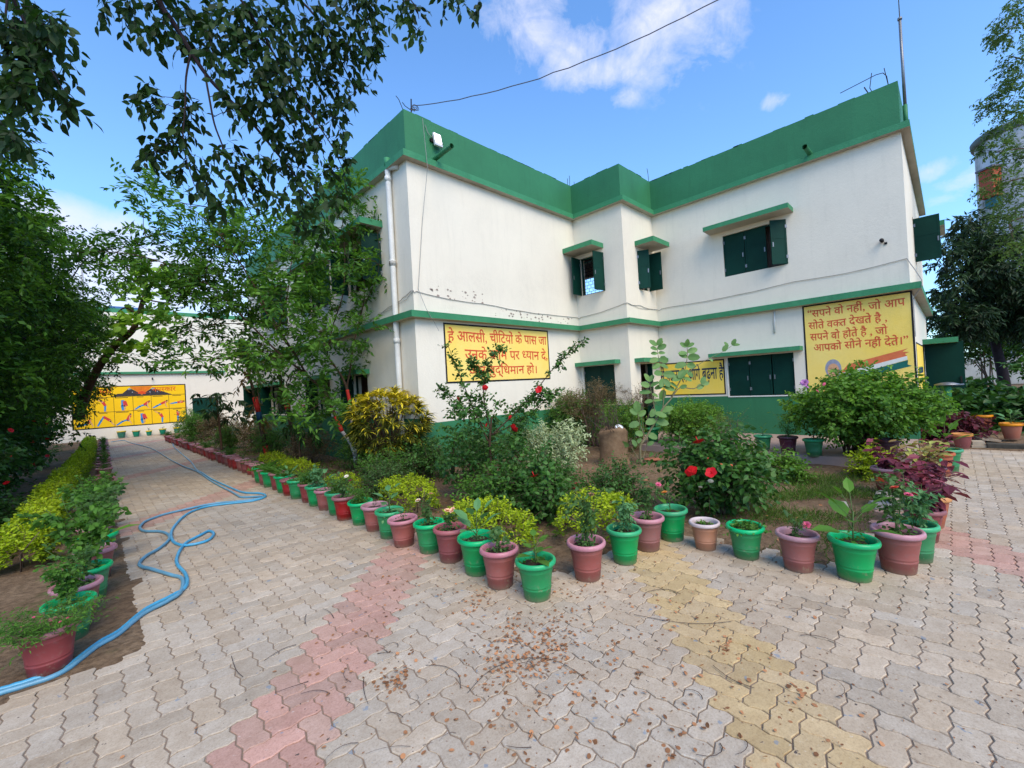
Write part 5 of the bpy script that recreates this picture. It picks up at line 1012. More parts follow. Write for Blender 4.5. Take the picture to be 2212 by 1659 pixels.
# tall open hibiscus before the cream sign
def tall_hibiscus():
    b=np.array([-.54,-2.48,0.]); A=lambda x,y,o=0:atb(x,y,b+np.array([o,o,0])); sa=Acc(); la=Acc()
    B=[([b,A(1062,1020),A(1058,960),A(1062,900)],.022,.013),([A(1058,960),A(1025,890),A(1003,835),A(985,790),A(966,742)],.011,.003),([A(1060,930),A(1045,860),A(1050,800),A(1068,770),A(1086,752)],.010,.003),([A(1062,940),A(1115,890),A(1160,840),A(1200,790),A(1232,758),A(1262,733)],.011,.003),([A(1062,930),A(1010,890),A(975,858),A(945,838)],.008,.003),([A(1062,940),A(1130,905),A(1170,872),A(1203,843)],.008,.003),([A(1115,890),A(1150,862),A(1190,850)],.006,.003),([A(1050,830),A(1030,800),A(1020,780)],.005,.002),([b,A(1020,1010),A(980,980)],.012,.004),([b,A(1100,1000),A(1125,950)],.012,.004)]
    sk=limbs(sa,B,6)
    for P,r0,r1 in B[1:8]:
        Q=smooth(P); n=len(Q); m=52; t=RNG.uniform(.15,1,m); st=np.array([Q[min(n-1,int(x*(n-1)))] for x in t]); spray(la,sa,st,rnd(m)*.7+unit((Q[-1]-Q[0])[None])*.7,RNG.uniform(.05,.15,m),6,.055,.036,RNG.uniform(.25,.8,m),OVAL,.1,.0014,drop=.1)
    cs=[(atb(x,y,b+rnd(1)[0]*[.25,.25,0]),r/161) for x,y,r in ((1055,880,34),(1010,880,30),(1000,910,34),(1045,920,44),(1090,915,34),(1120,900,24),(985,945,30),(1030,960,46),(1080,960,46),(1110,940,34),(1000,990,44),(1050,1000,50),(1095,1000,44),(970,975,24),(1130,975,30),(1060,1035,40),(1020,1030,34),(960,1005,22),(985,1020,30),(1080,1045,34),(1110,1030,34))]
    clumps(la,sa,cs,-20,.17,7,.064,.044,OVAL,.15,.0015,tb=.4); feeders(sa,sk,cs,.005,4)
    g=grown('hibiscus_shrub','tall open hibiscus with V shaped branches crossing the cream wall sign','shrub',b,sa,BARK,la,G_HIB)
    for x,y,s in ((1048,838,.6),(1165,842,.75),(1109,926,.9),(988,862,.55),(1103,902,.5),(1052,918,.4),(1058,1045,.3)): flower(g,HIBF,tuple(atb(x,y,b-[.12,.12,0])-b),s,(1.1,-.5))
tall_hibiscus()
def A2(b): return lambda x,y,o=.1:atb(x,y,np.array(b)-[o,o])
b=(-.62,-3.42); q=A2(b); shrub('hibiscus_shrub','low broad leaved hibiscus with two red blooms in front of the cream edged shrub',b,.62,.46,44,G_HIB,.065,.045,OVAL,.05,flowers=[(HIBF,q(1155,1030,.42),.8),(HIBF,q(1240,1057,.3),.5),(HIBF,q(1247,1045,.3),.4)],nl=7,tb=.45)
b=(.55,-2.75); shrub('variegated_shrub','shrub with cream edged pale leaves left of the earthen stump',b,.86,.44,40,G_VAR,.06,.022,OVAL,.2,t2=.575,tb=.6,nl=9,upb=.5)
b=(.49,-5.03); q=A2(b); shrub('hibiscus_shrub','compact dark hibiscus with three large red blooms behind the front right pots',b,.86,.46,46,G_HIB,.075,.05,OVAL,.05,flowers=[(HIBF,q(1510,957,.15),.95),(HIBF,q(1495,1020,.44),.9),(HIBF,q(1537,1022,.42),.8),(FLM['white'],q(1535,1040,.4),.9),(FLM['white'],q(1513,1053,.4),.7),(FLM['coral'],q(1558,1003,.38),.4),(FLM['coral'],q(1530,990,.38),.35),(FLM['coral'],q(1580,1005,.36),.4)],nl=7,tb=.5)
b=(4.30,-5.80); q=A2(b); shrub('round_bush','large round leafy bush with mauve blooms and bare lower stems under tricolour sign',b,1.28,.94,150,G_BUSH,.065,.042,OVAL,.36,sm=BARK,flowers=[(FLM['mauve'],q(1738,827,1.0),1.6),(FLM['mauve'],q(1742,836,1.0),.9),(FLM['pink'],q(1781,830,.95),.8),(FLM['pink'],q(1765,845,1.0),.7),(FLM['pink'],q(1972,892,.6),.9),(FLM['pink'],q(1990,870,.4),.6)],nst=46,twl=.18,nl=8,tb=.48,crad=.24,ntw=-26,squash=.9)
# clipped bush in its red pot and the leafy ones behind the stump
potted((4.61,-3.07,.118),'brickplain','none','brick red pot holding the wide round clipped bush on the ledge','pots on the cement ledge',s=1.0)
shrub('round_bush','wide round clipped bush of bright small leaves on the ledge below the yellow sign',(4.62,-3.05,.30),.56,.78,100,G_BUSH,.05,.03,DIA,.05,nl=9,tb=.6,squash=.8,crad=.16,ntw=-20)
shrub('leafy_shrub','bright green leafy shrub directly behind the earthen stump',(3.7,-1.95),.98,.48,44,G_BUSH,.05,.026,DIA,.1,nl=8,tb=.5)
shrub('leafy_shrub','dark upright shrub against the wall in the recess left of the dry bush',(3.75,-.42),1.22,.52,60,G_MID,.06,.03,DIA,.1,nl=8,tb=.35)
shrub('dry_shrub','tall grey brown dry bush in the recess in front of the green door shutters',(4.05,-.95),1.60,.72,60,G_DRY,.05,.014,DIA,.2,nl=8,tb=.4,nst=26,ntw=-18,droop=.0,upb=.6)
shrub('dry_shrub','wiry dry purplish plant beside the dark doorway',(4.75,-1.75,.118),1.22,.42,22,G_DRY,.03,.009,DIA,.5,nl=6,nst=12,upb=.8)
shrub('dry_shrub','thin dry shrub with bare pale branches left of the seedling pot',(3.6,-4.15),.95,.30,14,G_MID,.03,.009,DIA,.25,nl=6,nst=14,tb=.2,sm=TWIG)
shrub('dry_shrub','small leafless brown shrub right of the compact hibiscus',(1.05,-5.28),.62,.2,14,G_DRY,.02,.008,DIA,.3,nl=4,nst=12,ntw=-4)
for (b,h,r,lm,lab,L) in (((-.42,1.75),.62,.34,G_MID,'light green rose like shrub left of the croton under the limewashed trunks',.045),((-.28,-.38),.62,.42,G_HIB,'dark leafy shrub at the right foot of the croton',.055),((-.95,-.42),.5,.4,G_MID,'spreading shrub in front of the croton',.05),((.35,-1.25),.85,.46,G_HIB,'dense dark shrub between the tall hibiscus and the green plinth',.05),((1.5,-1.1),.75,.42,G_MID,'fine leaved shrub at the plinth right of the tall hibiscus',.04),((-1.25,-.9),.42,.3,G_ROSE,'low grey green plant behind the rose pots',.04),
  ((-.75,3.6),.85,.55,G_DRY,'grey dry shrub beyond the rose like shrub',.04),((-1.0,5.6),.8,.5,G_MID,'green shrub in the far bed behind the red pots',.05),((-.8,7.6),.95,.55,G_DRY,'brownish shrub in front of the far dark window',.05),((-1.15,9.6),.8,.5,G_MID,'leafy shrub near the banded far sapling',.05),((-1.0,12.3),1.2,.7,G_DRY,'large dull shrub at the end of the left wing',.06),((-1.2,15.4),1.1,.65,G_MID,'shrub at the far end of the red pot row',.06),((-.9,18.5),1.2,.7,G_MID,'farthest shrub before the far green door',.07),
  ((.2,-3.95),.42,.4,G_HIB,'low dark plants between the two hibiscus shrubs',.045),((-.2,-3.15),.5,.35,G_HIB,'leafy low shrub under the cream edged shrub',.05),((-1.0,-2.95),.38,.3,G_MID,'small leafy plant on bare soil left of the low hibiscus',.05),
  ((3.0,-4.6),.22,.16,G_BUSH,'low green weed clump on the soil in front of the ledge',.05),((2.5,-5.2),.24,.16,G_BUSH,'bright green weed clump beside the lawn patch',.06),((3.3,-6.05),.26,.14,G_LIME,'two tiny light green leaves near the bush foot',.05)):
    shrub('garden_shrub' if h>.35 else 'weed_clump',lab,b,h,r,int(18+r*46),lm,L,L*.55,OVAL if L<.05 else DIA,.05,nl=7,tb=.45)
# cactus posts and the strap leaved plant near the plinth
a=Acc()
for (x,y,h) in ((.02,-.55,.55),(.22,-.62,.42)): a.tube([(x,y,-.02),(x+.01,y,h*.5),(x,y,h*.96),(x,y,h)],[.035,.04,.036,.008],7)
tag(link('cactus',a.mesh('cactus',plain('dull_cactus',(.05,.07,.035,1),.8,.1,.4,30),True,False)),'two short dull green cactus columns before the green plinth','cactus')
# calotropis
def calotropis():
    K=lambda x,y:((2080+x*.28933)/1.73598,(1200+y*.28933)/1.73598); b=gp(1385,1002); A=lambda x,y:atb(*K(x,y),b); sa=Acc(); la=Acc()
    B=[([b,A(1110,1640),A(1180,1530),A(1310,1310),A(1400,1150),A(1510,1020),A(1620,880),A(1800,890),A(1900,830)],.024,.006),([A(1400,1150),A(1415,1000),A(1415,850),A(1400,700),A(1345,480),A(1325,330)],.010,.005),([A(1510,1000),A(1640,760),A(1700,600),A(1720,420),A(1710,330)],.010,.005),([A(1310,1310),A(1280,1050),A(1250,920),A(1230,800)],.010,.005),([A(1640,760),A(1800,620),A(2000,500),A(2180,410),A(2300,330)],.007,.003),([b,b+[.1,-.05,.25],b+[.12,-.1,.45]],.010,.005),([b,b+[-.12,.1,.3]],.010,.005),([A(1180,1530),A(1100,1330),A(1080,1200)],.010,.004)]
    limbs(sa,B,6)
    def lf(x,y,ang,L,W=None,tilt=0,t=None):
        p=A(x,y); d=RI*math.cos(rad(ang))+UP*math.sin(rad(ang))-FW*RNG.normal(.15,.25); n=-FW*.8+UP*.5+RNG.normal(0,.25,3); la.leaves(p[None],d[None],n[None],L,W or L*.62,np.array([RNG.uniform(.2,.9) if t is None else t]),ROUND)
    # (stem point, angle in the picture, length)
    for x,y,an,L in ((1325,330,150,.24),(1325,330,60,.22),(1330,330,40,.18),(1330,375,175,.22),(1330,375,25,.24),(1335,430,185,.18),(1340,430,5,.18),(1345,500,200,.25),(1355,500,-10,.30),(1370,560,215,.26),(1370,580,-20,.22),(1390,680,190,.28),(1400,700,-5,.3),(1410,760,240,.26),(1410,760,-60,.26),(1415,850,200,.24),(1415,860,-20,.28),(1415,900,260,.28),
        (1710,340,95,.2),(1710,350,150,.2),(1710,350,30,.2),(1715,420,190,.24),(1720,420,20,.26),(1720,480,160,.22),(1720,480,-5,.3),(1705,560,200,.3),(1705,580,-10,.26),(1690,640,230,.3),(1690,650,-40,.26),(1660,730,200,.3),(1660,740,-30,.24),(1600,880,150,.28),(1620,880,20,.18),(1840,890,30,.22),(1900,830,60,.22),(1900,830,10,.2),
        (1230,800,120,.24),(1230,800,60,.2),(1235,850,170,.26),(1240,860,30,.24),(1250,930,185,.3),(1260,960,-20,.2),(1275,1040,195,.22),(1280,1050,10,.24),(1300,1150,240,.24),(1300,1200,-20,.3),(1310,1290,200,.3),(1310,1310,-10,.32),(1380,1180,20,.3),(1400,1150,-30,.24),(1080,1200,100,.3),(1080,1220,150,.24),(1080,1240,30,.24),(1100,1330,200,.28),(1150,1480,170,.24),(1200,1480,-20,.28),
        (2180,410,60,.2),(2300,330,70,.18),(2300,330,10,.2),(2250,350,120,.16),(2000,500,-40,.12),(960,1640,150,.24),(1060,1640,120,.2),(1080,1600,60,.16),(1200,1620,30,.18)): lf(x,y,an,L*.72)
    g=grown('calotropis_plant','tall grey green plant with large round leaves crossing the small yellow sign','plant',b,sa,plain('pale_olive_stem',(.20,.18,.10,1),.8,.1,.3,10),la,G_CALO)
calotropis()
# earthen stump with things left on top
a=Acc(); n=22; prof=[(.30,-.03),(.27,.05),(.255,.2),(.25,.4),(.262,.56),(.27,.60),(.24,.63),(.02,.60)]; q=np.arange(n)*6.283/n; V=[]
for r,z in prof: V+=[(r*math.cos(t)*(1+.05*math.sin(3*t)+RNG.normal(0,.018)),r*math.sin(t)*(1+.05*math.cos(2*t)+RNG.normal(0,.018)),z+RNG.normal(0,.012)+(.03*math.sin(2*t) if z>.5 else 0)) for t in q]
i=np.arange(len(prof)-1)[:,None]*n; j=np.arange(n)[None]; k=(j+1)%n; a.add(V,[np.stack([i+j,i+k,i+n+k,i+n+j],-1).reshape(-1,4),((len(prof)-1)*n+np.arange(n))[None]])
sm=Mat('dry_earth',.95,.1); sm.col(sm.mix(sm.ramp(sm.noise(6,6,.7),.35,.7),(.14,.085,.05,1),(.24,.16,.095,1))); sm.bump(sm.noise(22,7,.7),.6,.02)
sp=gp(1328,1001); tag(link('earthen_stump',a.mesh('earthen_stump',sm.m,True,False),None,tuple(sp)),'waist high brown earthen stump with rough sides in the middle of the garden','stump')
a=Acc(); a.lathe([(.001,0),(.05,.0),(.075,.012),(.08,.016),(.05,.008),(.001,.006)],20); o=link('saucer',a.mesh('saucer',plain('white_ceramic',(.7,.72,.74,1),.3,.5,.1),True,False),None,(sp[0]+.02,sp[1]-.12,.64)); o.rotation_euler=(.7,-.5,0); tag(o,'small white saucer leaning on top of the earthen stump','saucer')
a=Acc()
for _ in range(34):
    p=np.array([RNG.normal(0,.12),RNG.normal(0,.12),.60]); a.tube([p,p+[RNG.normal(-.12,.14),RNG.normal(.05,.12),RNG.uniform(.1,.55)]],[.006,.003],4)
tag(link('brushwood',a.mesh('brushwood',plain('grey_brushwood',(.10,.075,.06,1),.9,.1,.5,20),False,False),None,tuple(sp)),'bundle of bare grey brown sticks standing on the earthen stump','brushwood')
a=Acc(); a.lathe([(.001,0),(.10,.0),(.14,.02),(.145,.03),(.12,.02),(.001,.01)],20); o=link('clay_dish',a.mesh('clay_dish',PTC,True,False),None,(2.95,-2.98,.015)); tag(o,'shallow clay dish lying on the soil right of the round leaved plant','dish')
# ---- plants beyond the right path
shrub('broad_leaved_shrub','broad leaved dull green shrub on the right behind the orange rimmed pots',(9.3,-7.3,.05),.72,.8,40,G_HIB,.17,.12,OVAL,.05,nl=5,tb=.1,twl=.25)
shrub('broad_leaved_shrub','broad leaved shrub in the dark corner by the open green door',(11.2,-7.1,.05),.9,.85,40,G_HIB,.18,.12,OVAL,.05,nl=5,tb=.05,twl=.25)
shrub('broad_leaved_shrub','dark shrub at the right edge behind the pot on the kerb',(9.6,-8.8,.05),.95,1.0,44,G_HIB,.14,.085,OVAL,.05,nl=6,tb=.3,twl=.25)
shrub('broad_leaved_shrub','farther dark shrub below the slanting tree trunk on the right',(13.2,-9.2,.05),1.5,1.3,50,G_HIB,.15,.09,DIA,.05,nl=7,tb=.3,twl=.3)
shrub('broad_leaved_shrub','low purple brown shrub left of the empty red pot',(7.2,-6.75,.02),.42,.42,22,G_COL,.10,.06,OVAL,.05,nl=5,tb=.2)
shrub('garden_tree','bushy dark tree over the grey boundary wall on the right',(24,-10.5,0),4.6,2.6,70,G_DENSE,.2,.09,DIA,.2,nl=9,tb=.2,twl=.6,crad=.5,cat='tree')
shrub('garden_tree','second bushy tree behind the boundary wall beside the building end',(27,-8.2,0),5.2,2.6,70,G_DENSE,.2,.09,DIA,.2,nl=9,tb=.35,twl=.6,crad=.5,cat='tree')
def mango():
    sa=Acc(); la=Acc(); d=14; base=at(2178,868,d); base[2]=0
    B=[([base]+D([(2165,800),(2150,740),(2140,690),(2140,620),(2130,560)],d),.16,.05),(D([(2150,740),(2110,690),(2070,660),(2040,640)],d),.06,.02),(D([(2140,690),(2190,640),(2230,600)],d),.06,.02),(D([(2140,620),(2090,560),(2060,530)],d),.05,.015),(D([(2140,620),(2190,560),(2220,500)],d),.05,.015)]
    sk=limbs(sa,B); cs=[]
    for x,y,r in ((2100,475,24),(2075,500,26),(2110,510,30),(2050,535,24),(2090,545,34),(2130,540,34),(2170,520,30),(2040,570,18),(2140,580,40),(2190,570,40),(2100,590,30),(2065,610,22),(2040,630,20),(2030,660,18),(2070,645,26),(2110,640,34),(2150,640,44),(2200,630,44),(2060,680,28),(2100,690,36),(2150,690,44),(2200,690,44),(2030,700,20),(2060,712,22),(2110,718,22),(2240,600,50),(2240,680,50)): cs.append((at(x,y,d+RNG.normal(0,.6)),r*d/930))
    clumps(la,sa,cs,44,.34,10,.20,.06,DIA,.3,.004,tb=.4,upb=.0,drop=.55); feeders(sa,sk,cs,.02,5)
    grown('mango_tree','dark mango tree with slanting trunk at the right behind the open green door','tree',base,sa,DBARK,la,G_MANGO,'trunk','crown')
mango()
def sparse_tree():
    sa=Acc(); la=Acc(); d=9; base=np.array([9.4,-10.6,0])
    T=[base,base+[0,0,2.5],at(2330,500,d),at(2290,300,d),at(2270,120,d),at(2260,-40,d)]
    B=[(T,.12,.04),(D([(2290,300),(2230,250),(2160,240)],d),.025,.008),(D([(2280,200),(2230,140),(2180,120)],d),.025,.008),(D([(2270,80),(2210,50),(2160,70)],d),.02,.006),(D([(2300,380),(2230,380),(2150,400)],d),.03,.008),(D([(2320,450),(2240,460),(2180,480)],d),.03,.008),(D([(2290,330),(2220,320),(2150,330)],d),.02,.006)]
    sk=limbs(sa,B); cs=[(at(x,y,d+RNG.normal(0,.4)),r*d/930) for x,y,r in ((2205,20,18),(2180,30,14),(2160,75,14),(2195,70,20),(2150,85,8),(2205,120,20),(2180,150,18),(2200,170,20),(2165,190,14),(2190,215,22),(2150,225,14),(2125,235,10),(2205,250,24),(2175,260,18),(2145,290,10),(2130,325,8),(2165,320,16),(2200,310,26),(2185,345,22),(2155,375,18),(2195,390,26),(2140,410,14),(2170,420,24),(2205,440,28),(2165,465,20),(2190,490,28),(2150,470,14),(2205,540,26),(2180,530,20),(2240,100,40),(2240,220,40),(2240,330,40),(2240,450,50))]
    clumps(la,sa,cs,-24,.22,9,.075,.034,DIA,.3,.002,tb=.5,drop=.3); feeders(sa,sk,cs,.006,4)
    grown('sparse_tree','light feathery tree reaching in from the right edge before the round tower','tree',base,sa,BARK,la,G_SPARSE,'trunk','crown')
sparse_tree()
# hibiscus hedge plants in the dark at the left
for (b,h,r,lab) in (((-6.0,.6),1.25,.75,'nearest dark leafy bush under the left trees'),((-5.9,2.6),1.6,.8,'dark hibiscus bush with red blooms under the left trees'),((-5.85,4.8),1.7,.85,'second dark hibiscus bush farther along under the left trees'),((-5.8,7.2),1.6,.85,'third dark hibiscus bush before the mural under the left trees'),((-5.75,10.2),1.5,.8,'farthest dark bush under the left trees')):
    q=[]
    for k in range(3 if 'hibiscus' in lab else 0): q.append((HIBF,(b[0]+r*.9,b[1]-.3+.3*k,h*(.35+.22*k)),.55))
    shrub('hibiscus_bush',lab,b,h,r,46,G_HIB,.10,.065,OVAL,.05,nl=7,tb=.35,twl=.25,flowers=q,group='dark bushes under the left trees')
for k,(v,lab) in enumerate(((-.2,'low leafy plants left of the rounded lime shrub'),(2.2,'low leafy plants along the outside of the lime hedge'))):
    shrub('weed_clump',lab,(-5.35,v),.36,.34,22,G_HIB,.06,.04,OVAL,.02,nl=6,tb=.4)
# ================================================================ tower, boundary wall and small things on the right
tw=thing('round_tower','tall round weathered white tower with small orange box at the right edge','tower',(21.5,-10.9,0))
def tower():
    d=30; c=at(2243,700,d); c[2]=0; tw.location=tuple(c); R=2.5; H=at(2150,282,d)[2]
    a=Acc(); a.lathe([(R,-.1),(R,H*.5),(R,H-.5)],56,cap0=False); m=Mat('weathered_white_render',.9,.15); n=m.ramp(m.noise(.9,8,.7,sc=(1,1,.5)),.42,.66); m.col(m.mix(n,(.62,.62,.64,1),(.20,.20,.17,1))); part('wall',a,m.m,tw,True)
    a=Acc(); a.lathe([(R,H-.5),(R+.18,H-.45),(R+.22,H-.1),(R+.1,H+.05),(0.01,H+.35)],56,cap0=False); part('roof_rim',a,plain('grey_green_rim',(.16,.19,.18,1),.8,.2,.4,2),tw,True)
    P=at(2103,400,d)-c; v=np.array([P[0],P[1]]); v/=np.hypot(*v); t=np.array([-v[1],v[0]]); z1=at(2110,368,d)[2]; z0=at(2110,428,d)[2]; o=Acc(); q=v*(R+.28); o.obox((q[0],q[1],(z0+z1)/2),(*(v*.3),0),(*(t*.45),0),(0,0,(z1-z0)/2)); o.obox((q[0],q[1],z1+.06),(*(v*.42),0),(*(t*.55),0),(0,0,.06),1); o.obox((q[0]-v[0]*.15,q[1]-v[1]*.15,z0-.35),(*(v*.2),0),(*(t*.35),0),(0,0,.32),2)
    part('orange_box',o,[plain('orange_red_paint',(.45,.09,.04,1),.7),plain('dull_purple_sheet',(.16,.13,.16,1),.7),plain('teal_sheet',(.03,.16,.18,1),.6)],tw)
tower()
bw=Acc(); p=at(2062,790,27); q=at(2260,770,25); p[2]=q[2]=0; dv=unit((q-p)[None])[0]; nv=np.array([-dv[1],dv[0],0]); h=at(2100,778,26)[2]; c=(p+q)/2; bw.obox((c[0],c[1],h/2),dv*np.linalg.norm(q-p)/2,nv*.12,(0,0,h/2))
bw.obox((c[0],c[1],h+.04),dv*np.linalg.norm(q-p)/2,nv*.15,(0,0,.045))
tag(link('boundary_wall',bw.mesh('boundary_wall',paint('stained_grey_plaster',(.42,.42,.40,1),(.22,.22,.20,1),.9,.8,6,.5),tint=False)),'low stained grey boundary wall behind the right garden','wall')
a=Acc(); u=at(2056,815,24); a.box((u[0]-.12,u[1]-.12,0),(u[0]+.12,u[1]+.12,h+.4)); a.box((u[0]-.16,u[1]-.16,h+.4),(u[0]+.16,u[1]+.16,h+.48)); tag(link('gate_post',a.mesh('gate_post',GREENP,tint=False)),'dark green post at the left end of the grey boundary wall','post')
sp_=thing('standpipe','short green and grey standpipe with flat top before the open green door','standpipe',(9.0,-6.78,0)); a=Acc(); a.tube([(0,0,0),(0,0,.62)],.055,14); part('pipe',a,PVC,sp_,True); a=Acc(); a.tube([(0,0,.62),(0,0,1.0)],.065,14); part('sleeve',a,GREENT,sp_,True); a=Acc(); a.lathe([(.001,1.0),(.2,1.0),(.21,1.02),(.1,1.06),(.001,1.07)],18); a.tube([(0,0,.98),(.3,-.25,1.0)],.02,6); part('cap',a,GREYM,sp_,True)
# kerb stones and broken tiles at the end of the right path
for i,(v0,v1) in enumerate(((-7.95,-7.22),(-8.75,-8.0),(-9.5,-8.8))):
    a=Acc(); a.box((6.42,v0,-.03),(6.58,v1,.10)); k=link('kerb_stone',a.mesh('kerb_stone',plain('dark_concrete',(.085,.075,.06,1),.95,.1,.5,12),tint=False)); m_=k.modifiers.new('b','BEVEL'); m_.width=.012; m_.segments=2
    tag(k,['dark kerb stone nearest the empty red pot','dark kerb stone under the right orange rimmed pot','dark kerb stone at the right edge of the frame'][i],'kerb stone','kerb stones at the end of the right path')
a=Acc(); a.box((-.13,-.10,0),(.13,.10,.06)); a.box((-.09,-.07,.06),(.11,.08,.12)); k=link('broken_block',a.mesh('broken_block',plain('pale_concrete',(.42,.34,.25,1),.95,.1,.3,10),tint=False),None,(6.55,-7.12,.0),.2); tag(k,'pale broken concrete block between the empty red pot and the kerb','block')
a=Acc(); a.box((-.16,-.13,0),(.16,.13,.03)); k=link('loose_tile',a.mesh('loose_tile',plain('tan_tile',(.33,.25,.18,1),.95,.1,.3,10),tint=False),None,(7.0,-7.22,.10),.5); k.rotation_euler=(.12,-.1,.5); tag(k,'tan tile lying on the soil behind the broken block','tile')
for i,(x,y,r) in enumerate(((1.75,-6.28,.16),(2.2,-6.27,.13),(1.5,-5.95,.10),(3.35,-6.2,.2))):
    n=9; q=np.arange(n)*6.283/n; rr=r*RNG.uniform(.75,1.2,n); a=Acc(); V=[(rr[k]*math.cos(q[k]),rr[k]*math.sin(q[k])*.7,-.02) for k in range(n)]+[(rr[k]*.85*math.cos(q[k]),rr[k]*.6*math.sin(q[k]),.035+RNG.normal(0,.006)) for k in range(n)]; F=np.array([(k,(k+1)%n,n+(k+1)%n,n+k) for k in range(n)]); a.add(V,[F,(n+np.arange(n))[None]])
    tag(link('edging_stone',a.mesh('edging_stone',plain('pale_stone',(.42,.38,.33,1),.95,.1,.35,9),False,False),None,(x,y,0)),['flat pale stone at the lawn edge behind the coral flowers','smaller pale stone just beyond the flat one by the coleus','small pale stone at the lawn corner near the front pots','wide pale slab under the coleus leaves near the bush'][i],'stone')
# ================================================================ hoses
def C3(x,y): return (x*.28646,864+y*.28646)
def hose(name,label,px,mat,dz=0):
    P=[]
    for x,y in px: 
        g=gp(x,y); P.append((g[0],g[1],.016))
    Q=smooth(P,6); Q[:,2]=.016+dz*(.5+.5*np.sin(np.arange(len(Q))*.31))+RNG.normal(0,.0008,len(Q)); a=Acc(); a.tube(Q,.0145,10); tag(link(name,a.mesh(name,mat,True,False)),label,'hose','blue garden hoses')
lead=[(-120,1540),(-20,1503),(60,1478),(140,1448),(210,1396),(260,1366),(312,1322),(362,1296),(396,1277)]
hose('garden_hose','blue hose that curls into a small loop in the middle of the path',lead+[C3(*p) for p in ((1412,1385),(1395,1320),(1335,1245),(1345,1170),(1400,1090),(1500,1035),(1575,998),(1612,1020),(1575,1065),(1485,1095),(1385,1107),(1312,1082),(1290,1025),(1310,970),(1370,900),(1445,850),(1560,812),(1700,792),(1880,772),(1980,748),(2003,727),(1960,711),(1840,705),(1740,668),(1600,603),(1530,558),(1482,530),(1440,470),(1370,410),(1312,355),(1308,322),(1348,296))],HOSE,.0)
hose('garden_hose','paler blue hose lying in wide bends without a loop along the path',[(x-3,y+9) for x,y in lead[:-1]]+[(390,1284)]+[C3(*p) for p in ((1375,1362),(1285,1332),(1150,1292),(1062,1266),(1056,1235),(1105,1188),(1200,1132),(1268,1072),(1272,1030),(1210,1004),(1100,1000),(1058,982),(1062,957),(1112,918),(1250,868),(1420,830),(1600,792),(1800,772),(1950,752),(1985,742),(1960,736),(1830,741),(1790,727),(1740,697),(1600,622),(1490,547),(1400,512),(1290,457),(1170,382),(1090,352),(990,327),(930,307),(840,320))],HOSE2,.004)
# ================================================================ things nobody could count
def grass_patch():
    la=Acc(); n=30000; x=RNG.uniform(-.4,3.4,n); y=RNG.uniform(-6.25,-4.6,n)
    f=.5+.5*np.sin(x*2.1+y*1.3)*np.sin(y*3.2-x)+.3*np.sin(x*6+y*5); e=np.exp(-((x-1.5)/1.15)**2-((y+5.72)/.48)**2); k=RNG.random(n)<np.clip(e*1.6*(f-.12),0,1); x=x[k];y=y[k]; m=len(x)
    d=rnd(m)*[.7,.7,.3]+np.array([0,0,.9]); la.leaves(np.c_[x,y,np.full(m,-.005)],d,rnd(m),RNG.uniform(.04,.10,m),.006,RNG.random(m),BLADE)
    n=2600; x=RNG.uniform(-1.9,4.2,n); y=RNG.uniform(-4.6,-.8,n); f=np.sin(x*2.9+1)*np.sin(y*3.3)+.4*np.sin(x*7+y*4); k=f>.35; x=x[k];y=y[k];m=len(x); spray(la,None,np.c_[x,y,np.zeros(m)],rnd(m)*[1,1,.2]+np.array([0,0,.5]),.05,4,.022,.014,.4,DIA)
    n=1500; x=RNG.uniform(-1.8,-.15,n); y=RNG.uniform(.5,18,n); f=np.sin(x*3)*np.sin(y*1.9)+.3*np.sin(y*5); k=f>.1; x=x[k];y=y[k];m=len(x); spray(la,None,np.c_[x,y,np.zeros(m)],rnd(m)*[1,1,.2]+np.array([0,0,.8]),.12,5,.05,.028,.4,DIA)
    o=link('grass',la.mesh('grass',G_GRASS,False,True)); tag(o,'patchy short grass and weeds on the garden soil','grass',None,'stuff')
grass_patch()
def undergrowth():
    la=Acc(); n=1500; x=RNG.uniform(7.4,17,n); y=RNG.uniform(-12,-6.9,n); k=(x>8.2)|(y>-7.1); x=x[k];y=y[k];m=len(x)
    spray(la,None,np.c_[x,y,np.full(m,.05)],rnd(m)*[1,1,.2]+np.array([0,0,.8]),RNG.uniform(.15,.45,m),5,.12,.07,.35,DIA,.2)
    n=1100; x=RNG.uniform(-8,-5.2,n); y=RNG.uniform(-.5,20,n); f=np.sin(x*3)*np.sin(y*1.3)>-.1; x=x[f];y=y[f];m=len(x); spray(la,None,np.c_[x,y,np.full(m,.0)],rnd(m)*[1,1,.2]+np.array([0,0,.8]),RNG.uniform(.08,.3,m),5,.08,.05,.3,DIA,.2)
    o=link('undergrowth',la.mesh('undergrowth',G_HIB,False,True)); tag(o,'dark leafy undergrowth covering the ground beneath the outer trees','undergrowth',None,'stuff')
undergrowth()
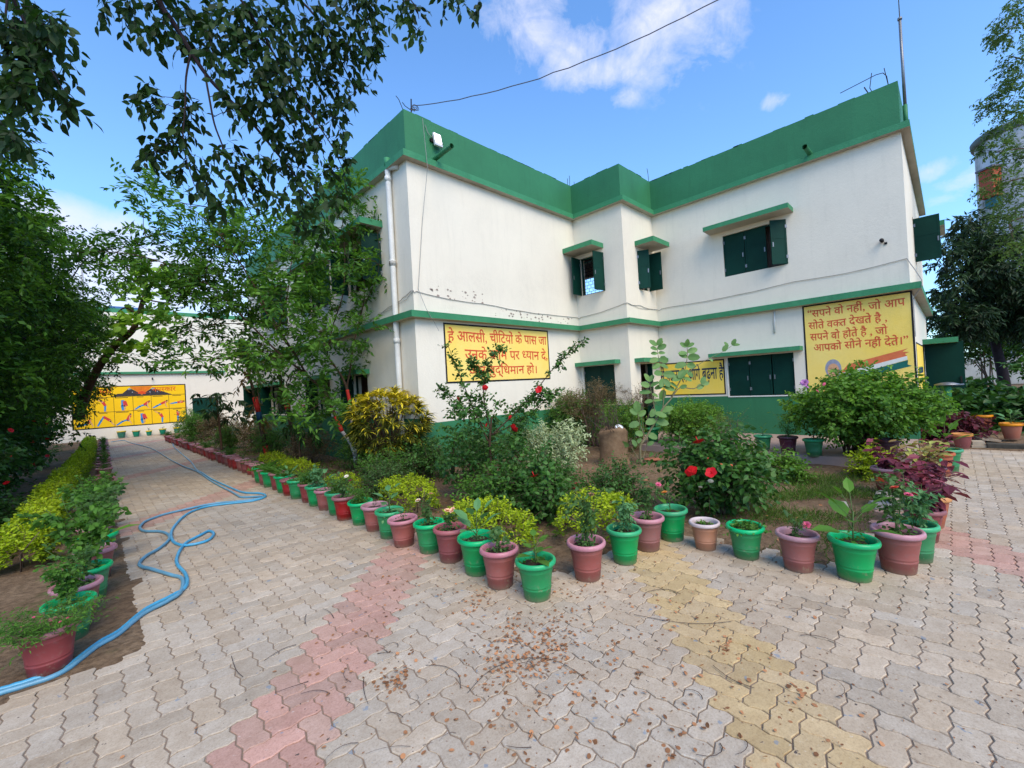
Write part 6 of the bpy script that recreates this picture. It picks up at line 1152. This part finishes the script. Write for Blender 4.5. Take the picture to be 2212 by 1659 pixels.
def litter():
    la=Acc(); 
    def seeds(cx,cy,sx,sy,n,s=1.):
        th=rad(30); a=RNG.normal(0,sx,n);b=RNG.normal(0,sy,n); x=cx+a*math.cos(th)-b*math.sin(th); y=cy+a*math.sin(th)+b*math.cos(th); d=rnd(n)*[1,1,.15]; la.leaves(np.c_[x,y,RNG.uniform(.002,.012,n)],d,np.array([0,0,1.])+rnd(n)*.28,RNG.uniform(.012,.026,n)*s,RNG.uniform(.011,.022,n)*s,RNG.random(n),ROUND)
    for (px,py,sx,sy,n) in ((1190,1395,.16,.09,150),(1100,1370,.10,.06,45),(1090,1440,.10,.06,60),(860,1470,.05,.035,30),(850,1460,.10,.07,30),(1030,1300,.12,.05,45),(1190,1390,.55,.32,190),(1400,1430,.5,.3,70),(1150,1560,.45,.25,110),(1700,1440,.55,.35,60),(1560,1390,.05,.03,14),(1150,1240,.3,.2,40),(900,1260,.35,.2,50),(1730,1500,.06,.03,14),(1480,1560,.5,.25,60),(700,1480,.4,.3,40)):
        g=gp(px,py); seeds(g[0],g[1],sx,sy,n)
    n=1700; x=RNG.uniform(-4.2,1.2,n); y=RNG.uniform(-7.6,-4.9,n); d=rnd(n)*[1,1,.1]; la.leaves(np.c_[x,y,np.full(n,.003)],d,np.array([0,0,1.])+rnd(n)*.2,RNG.uniform(.006,.018,n),RNG.uniform(.003,.008,n),RNG.uniform(0,.7,n),DIA)
    n=500; x=RNG.uniform(-1.9,4.5,n); y=RNG.uniform(-6.2,-.9,n); k=(x>-.4)|(y>-4.7); x=x[k];y=y[k]; n=len(x); d=rnd(n)*[1,1,.1]; la.leaves(np.c_[x,y,np.full(n,.018)],d,np.array([0,0,1.])+rnd(n)*.3,RNG.uniform(.02,.05,n),RNG.uniform(.01,.025,n),RNG.uniform(0,1,n),DIA)
    o=link('dry_litter',la.mesh('dry_litter',G_LITTER,False,True)); tag(o,'scattered brown winged seeds and dry leaf scraps on the paving','litter',None,'stuff')
    ta=Acc()
    for _ in range(34):
        p=gp(RNG.uniform(600,1900),RNG.uniform(1240,1640)); a=RNG.uniform(0,6.28); L=RNG.uniform(.04,.2); b=RNG.normal(0,.8); Q=[]
        for t in np.linspace(0,1,6): a2=a+b*t; Q.append(np.array([p[0],p[1],.007+.006*math.sin(3.1*t)])+L*t*np.array([math.cos(a2),math.sin(a2),0]))
        ta.tube(Q,np.linspace(.0028,.0012,6)*RNG.uniform(.4,.9),4)
    for pts in ([(1010,1500),(1060,1450),(1130,1425),(1200,1430),(1270,1470)],[(920,1440),(960,1442),(990,1460),(995,1490)],[(1540,1440),(1580,1470),(1630,1490)],[(1370,1330),(1450,1345),(1520,1350),(1580,1345)],[(1390,1290),(1400,1280),(1440,1275),(1470,1285)],[(500,1420),(510,1450),(525,1465)],[(570,1430),(610,1405),(640,1395)]):
        ta.tube(smooth([tuple(np.array(gp(*p))+[0,0,.008]) for p in pts],4),.0017,4)
    o=link('dry_twigs',ta.mesh('dry_twigs',plain('brown_twig',(.085,.055,.045,1),.9,.1,.4,20),False,False)); tag(o,'thin curved dry twigs strewn over the paving','twigs',None,'stuff')
litter()
